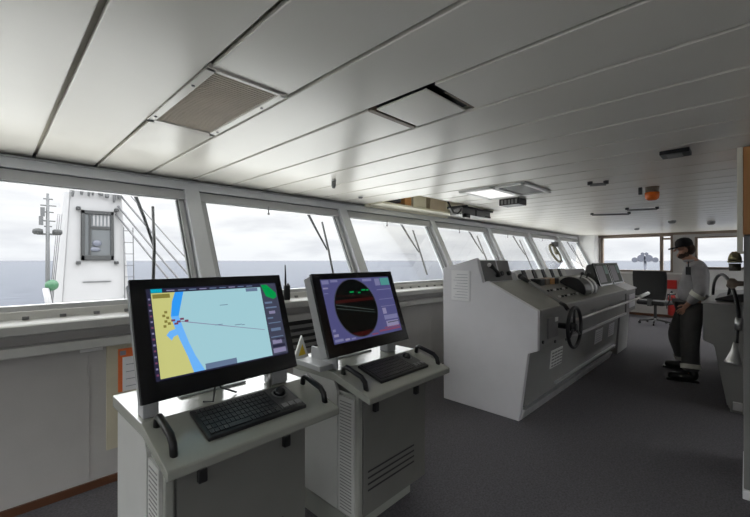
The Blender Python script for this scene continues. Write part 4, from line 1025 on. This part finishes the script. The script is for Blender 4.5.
V_ = Vector
J = dict(
    pelvis=V_((6.3,.48,.96)), waist=V_((6.3,.465,1.10)), chest=V_((6.3,.445,1.30)), neckb=V_((6.3,.455,1.455)), neck=V_((6.3,.505,1.53)), skull=V_((6.29,.575,1.665)), jaw=V_((6.285,.625,1.575)),
    lsh=V_((6.12,.43,1.415)), lel=V_((6.05,.395,1.13)), lwr=V_((6.06,.52,.955)), rsh=V_((6.48,.43,1.415)), rel=V_((6.57,.42,1.13)), rwr=V_((6.53,.56,.97)),
    lhip=V_((6.20,.49,.88)), lkn=V_((6.09,.51,.48)), lan=V_((6.0,.49,.10)), rhip=V_((6.40,.54,.88)), rkn=V_((6.52,.69,.50)), ran=V_((6.63,.60,.10)))
def limbs(g, k, hands, feet, head):
    pe = g.n(J['pelvis'], (.15*k,.125*k)); wa = g.n(J['waist'], (.15*k,.12*k), pe); ck = g.n(J['chest'], (.17*k,.125*k), wa); nb_ = g.n(J['neckb'], .085*k, ck)
    for s_ in ('l', 'r'):
        sh = g.n(J[s_+'sh'], .075*k, nb_); mid = g.n((J[s_+'sh']+J[s_+'el'])/2, .064*k, sh); e = g.n(J[s_+'el'], .056*k, mid); mid2 = g.n((J[s_+'el']+J[s_+'wr'])/2, .050*k, e); w_ = g.n(J[s_+'wr'], .040*k, mid2)
        if hands:
            dirh = (J[s_+'wr']-J[s_+'el']).normalized(); side = SD if s_ == 'l' else -SD
            up = Vector((0,0,1)); up = (up-dirh*up.dot(dirh)).normalized()
            palm = g.n(J[s_+'wr']+dirh*.05, (.030,.026), w_)
            kn = g.n(J[s_+'wr']+dirh*.09, (.024,.028), palm)
            for q, off in enumerate((.030,.010,-.010,-.028)):
                ln = (.070,.080,.074,.058)[q]
                a0 = g.n(J[s_+'wr']+dirh*.105+up*off, .0095, kn); a1 = g.n(J[s_+'wr']+dirh*(.105+ln*.5)+up*off*1.05-side*.012, .009, a0); g.n(J[s_+'wr']+dirh*(.105+ln*.8)+up*off-side*.04, .0075, a1)
            t0 = g.n(J[s_+'wr']+dirh*.055+up*.042, .012, palm); g.n(J[s_+'wr']+dirh*.10+up*.06, .009, t0)
        h_ = g.n(J[s_+'hip'], .098*k, pe); th = g.n(J[s_+'hip'].lerp(J[s_+'kn'],.5), .088*k, h_); kk = g.n(J[s_+'kn'], .070*k, th); cf_ = g.n(J[s_+'kn'].lerp(J[s_+'an'],.4), .066*k, kk); an = g.n(J[s_+'an']+Vector((0,0,.05)), .052*k, cf_)
        if feet:
            hl = g.n(J[s_+'an']+Vector((0,0,-.05))-FD*.02, .042, an); g.n(J[s_+'an']+FD*.17+Vector((0,0,-.07)), .034, hl)
    if head:
        nk = g.n(J['neck'], .058, nb_); jw = g.n(J['jaw']+FD*-.04, (.062,.058), nk)
        sk_ = g.n(J['skull']+FD*.005, (.088,.078), jw); tp = g.n(J['skull']+Vector((0,0,.075))-FD*.01, (.062,.058), sk_)
        ch_ = g.n(J['jaw']+FD*.035+Vector((0,0,-.03)), .030, jw)
        ns = g.n(J['skull']+FD*.095+Vector((0,0,-.025)), .014, sk_); g.n(J['skull']+FD*.112+Vector((0,0,-.048)), .012, ns)
    return g
g = limbs(G(), 0.80, True, True, True)
man = skin('person', g.v, g.e, M['skin'])
tag(man, 'bearded man in grey work clothes and black cap standing at the right, hand at hip', 'person')
# clothing
def sub_g(keys): return
gj = G(); k = 1.0
pe = gj.n(J['pelvis']+Vector((0,0,.0)), (.18,.17)); wa = gj.n(J['waist']+FD*.035, (.18,.18), pe); ck = gj.n(J['chest']+FD*.02, (.19,.175), wa); nb_ = gj.n(J['neckb'], (.10,.105), ck); nn = gj.n(J['neck']-Vector((0,0,.02)), .070, nb_)
for s_ in ('l', 'r'):
    sh = gj.n(J[s_+'sh'], .092, nb_); mid = gj.n((J[s_+'sh']+J[s_+'el'])/2, .082, sh); e = gj.n(J[s_+'el'], .076, mid); mid2 = gj.n((J[s_+'el']+J[s_+'wr'])/2, .068, e); gj.n(J[s_+'wr'], .052, mid2)
skin('work_jacket', gj.v, gj.e, M['coverall'], man)
gt = G(); pe = gt.n(J['pelvis']+Vector((0,0,.02)), (.165,.145))
for s_ in ('l', 'r'):
    h_ = gt.n(J[s_+'hip'], .125, pe); th = gt.n(J[s_+'hip'].lerp(J[s_+'kn'],.5), .118, h_); kk = gt.n(J[s_+'kn'], .106, th); cf_ = gt.n(J[s_+'kn'].lerp(J[s_+'an'],.5), .100, kk); gt.n(J[s_+'an']+Vector((0,0,.0)), .090, cf_)
skin('work_trousers', gt.v, gt.e, M['trouser'], man)
for s_ in ('l', 'r'):
    gb = G(); a = J[s_+'an']; fd = (FD+SD*.1).normalized() if s_ == 'l' else FD
    q = gb.n(a+Vector((0,0,.09)), .075); h_ = gb.n(Vector((a.x,a.y,.055))+Vector((0,0,.01))-fd*.04, (.066,.066), q); m_ = gb.n(Vector((a.x,a.y,.056))+fd*.09, (.056,.056), h_); gb.n(Vector((a.x,a.y,.053))+fd*.23, (.052,.052), m_)
    bo = skin('boot', gb.v, gb.e, M['boot'], man)
    fdn = fd; sdn = Vector((-fd.y,fd.x,0)); b = MB(); c = Vector((a.x,a.y,0))
    b.hexa([c-fdn*.078-sdn*.04,c+fdn*.245-sdn*.04,c+fdn*.245+sdn*.04,c-fdn*.078+sdn*.04],[c-fdn*.078-sdn*.04+Vector((0,0,.03)),c+fdn*.245-sdn*.04+Vector((0,0,.03)),c+fdn*.245+sdn*.04+Vector((0,0,.03)),c-fdn*.078+sdn*.04+Vector((0,0,.03))])
    b.build('sole', M['boot'], bo, bevel=0.01)
def ring(A, B, t0, t1, r0, r1, name, mat):
    b = MB(); b.tube([A.lerp(B,t0), A.lerp(B,(t0+t1)/2), A.lerp(B,t1)], [r0,(r0+r1)/2,r1], 20, caps=False); b.build(name, mat, man)
ring(J['lel'], J['lwr'], .20, .46, .082, .075, 'reflective_band', M['reflective'])
ring(J['rel'], J['rwr'], .16, .44, .082, .074, 'reflective_band', M['reflective'])
for s_ in ('l', 'r'): ring(J[s_+'kn'], J[s_+'an'], .70, .84, .102, .099, 'reflective_band', M['reflective'])
# collar radio, cap, beard, hair, eyes, ear
b = MB(); c = J['chest']+FD*.10+SD*.19+Vector((0,0,.07)); b.box(c.x-.025,c.x+.025,c.y-.025,c.y+.025,c.z-.05,c.z+.05); b.tube([c+Vector((0,0,.05)),c+Vector((0,0,.12))],.008,8); b.build('chest_radio', M['black'], man, bevel=0.006)
S_ = J['skull']; E3 = Matrix((( FD.x, SD.x, 0, S_.x),(FD.y, SD.y, 0, S_.y),(0,0,1,S_.z),(0,0,0,1))) @ Matrix.Rotation(R(9),4,'Y')
b = MB(); b.lathe((0,0,0.015),(0,0,1),[(0.104,0),(0.108,.035),(0.102,.075),(0.07,.108),(0.02,.122)],24,0,.86); cp = b.xf(E3).build('cap', M['capcloth'], man)
b = MB(); br_ = []
for q in range(13):
    a = R(-70+140*q/12); br_.append((0.075*math.cos(a)+0.03+0.065*math.cos(a)**2, 0.082*math.sin(a)))
b.add([(x,y,.012-0.10*max(0,x-.05)) for x,y in br_]+[(x,y,.030-0.10*max(0,x-.05)) for x,y in br_],
      [tuple(range(12,-1,-1)),tuple(range(13,26))]+[(q,q+1,q+14,q+13) for q in range(12)]+[(12,0,13,25)])
b.xf(E3).build('brim', M['capcloth'], cp)
b = MB(); b.ball((0.035,0,-.098),.060,sc=(1.0,1.0,.72)); b.ball((0.0,0,-.085),.066,sc=(.55,1.0,.75)); b.xf(E3).build('beard', M['beard'], man)
b = MB(); b.ball((-.045,0,-.02),.080,sc=(.75,1.0,1.0)); b.xf(E3).build('hair', M['beard'], man)
for sg in (1, -1):
    b = MB(); b.ball((0.080,sg*.034,-.012),.011); b.xf(E3).build('eye', M['white'], man)
    b = MB(); b.ball((-.005,sg*.085,-.03),.026,sc=(.8,.35,1.25)); b.xf(E3).build('ear', M['skin'], man)
b = MB(); b.torus(J['neck']-Vector((0,0,.035)), (0,0,1), .072, .018, 20, 8); b.build('collar', M['coverall'], man)
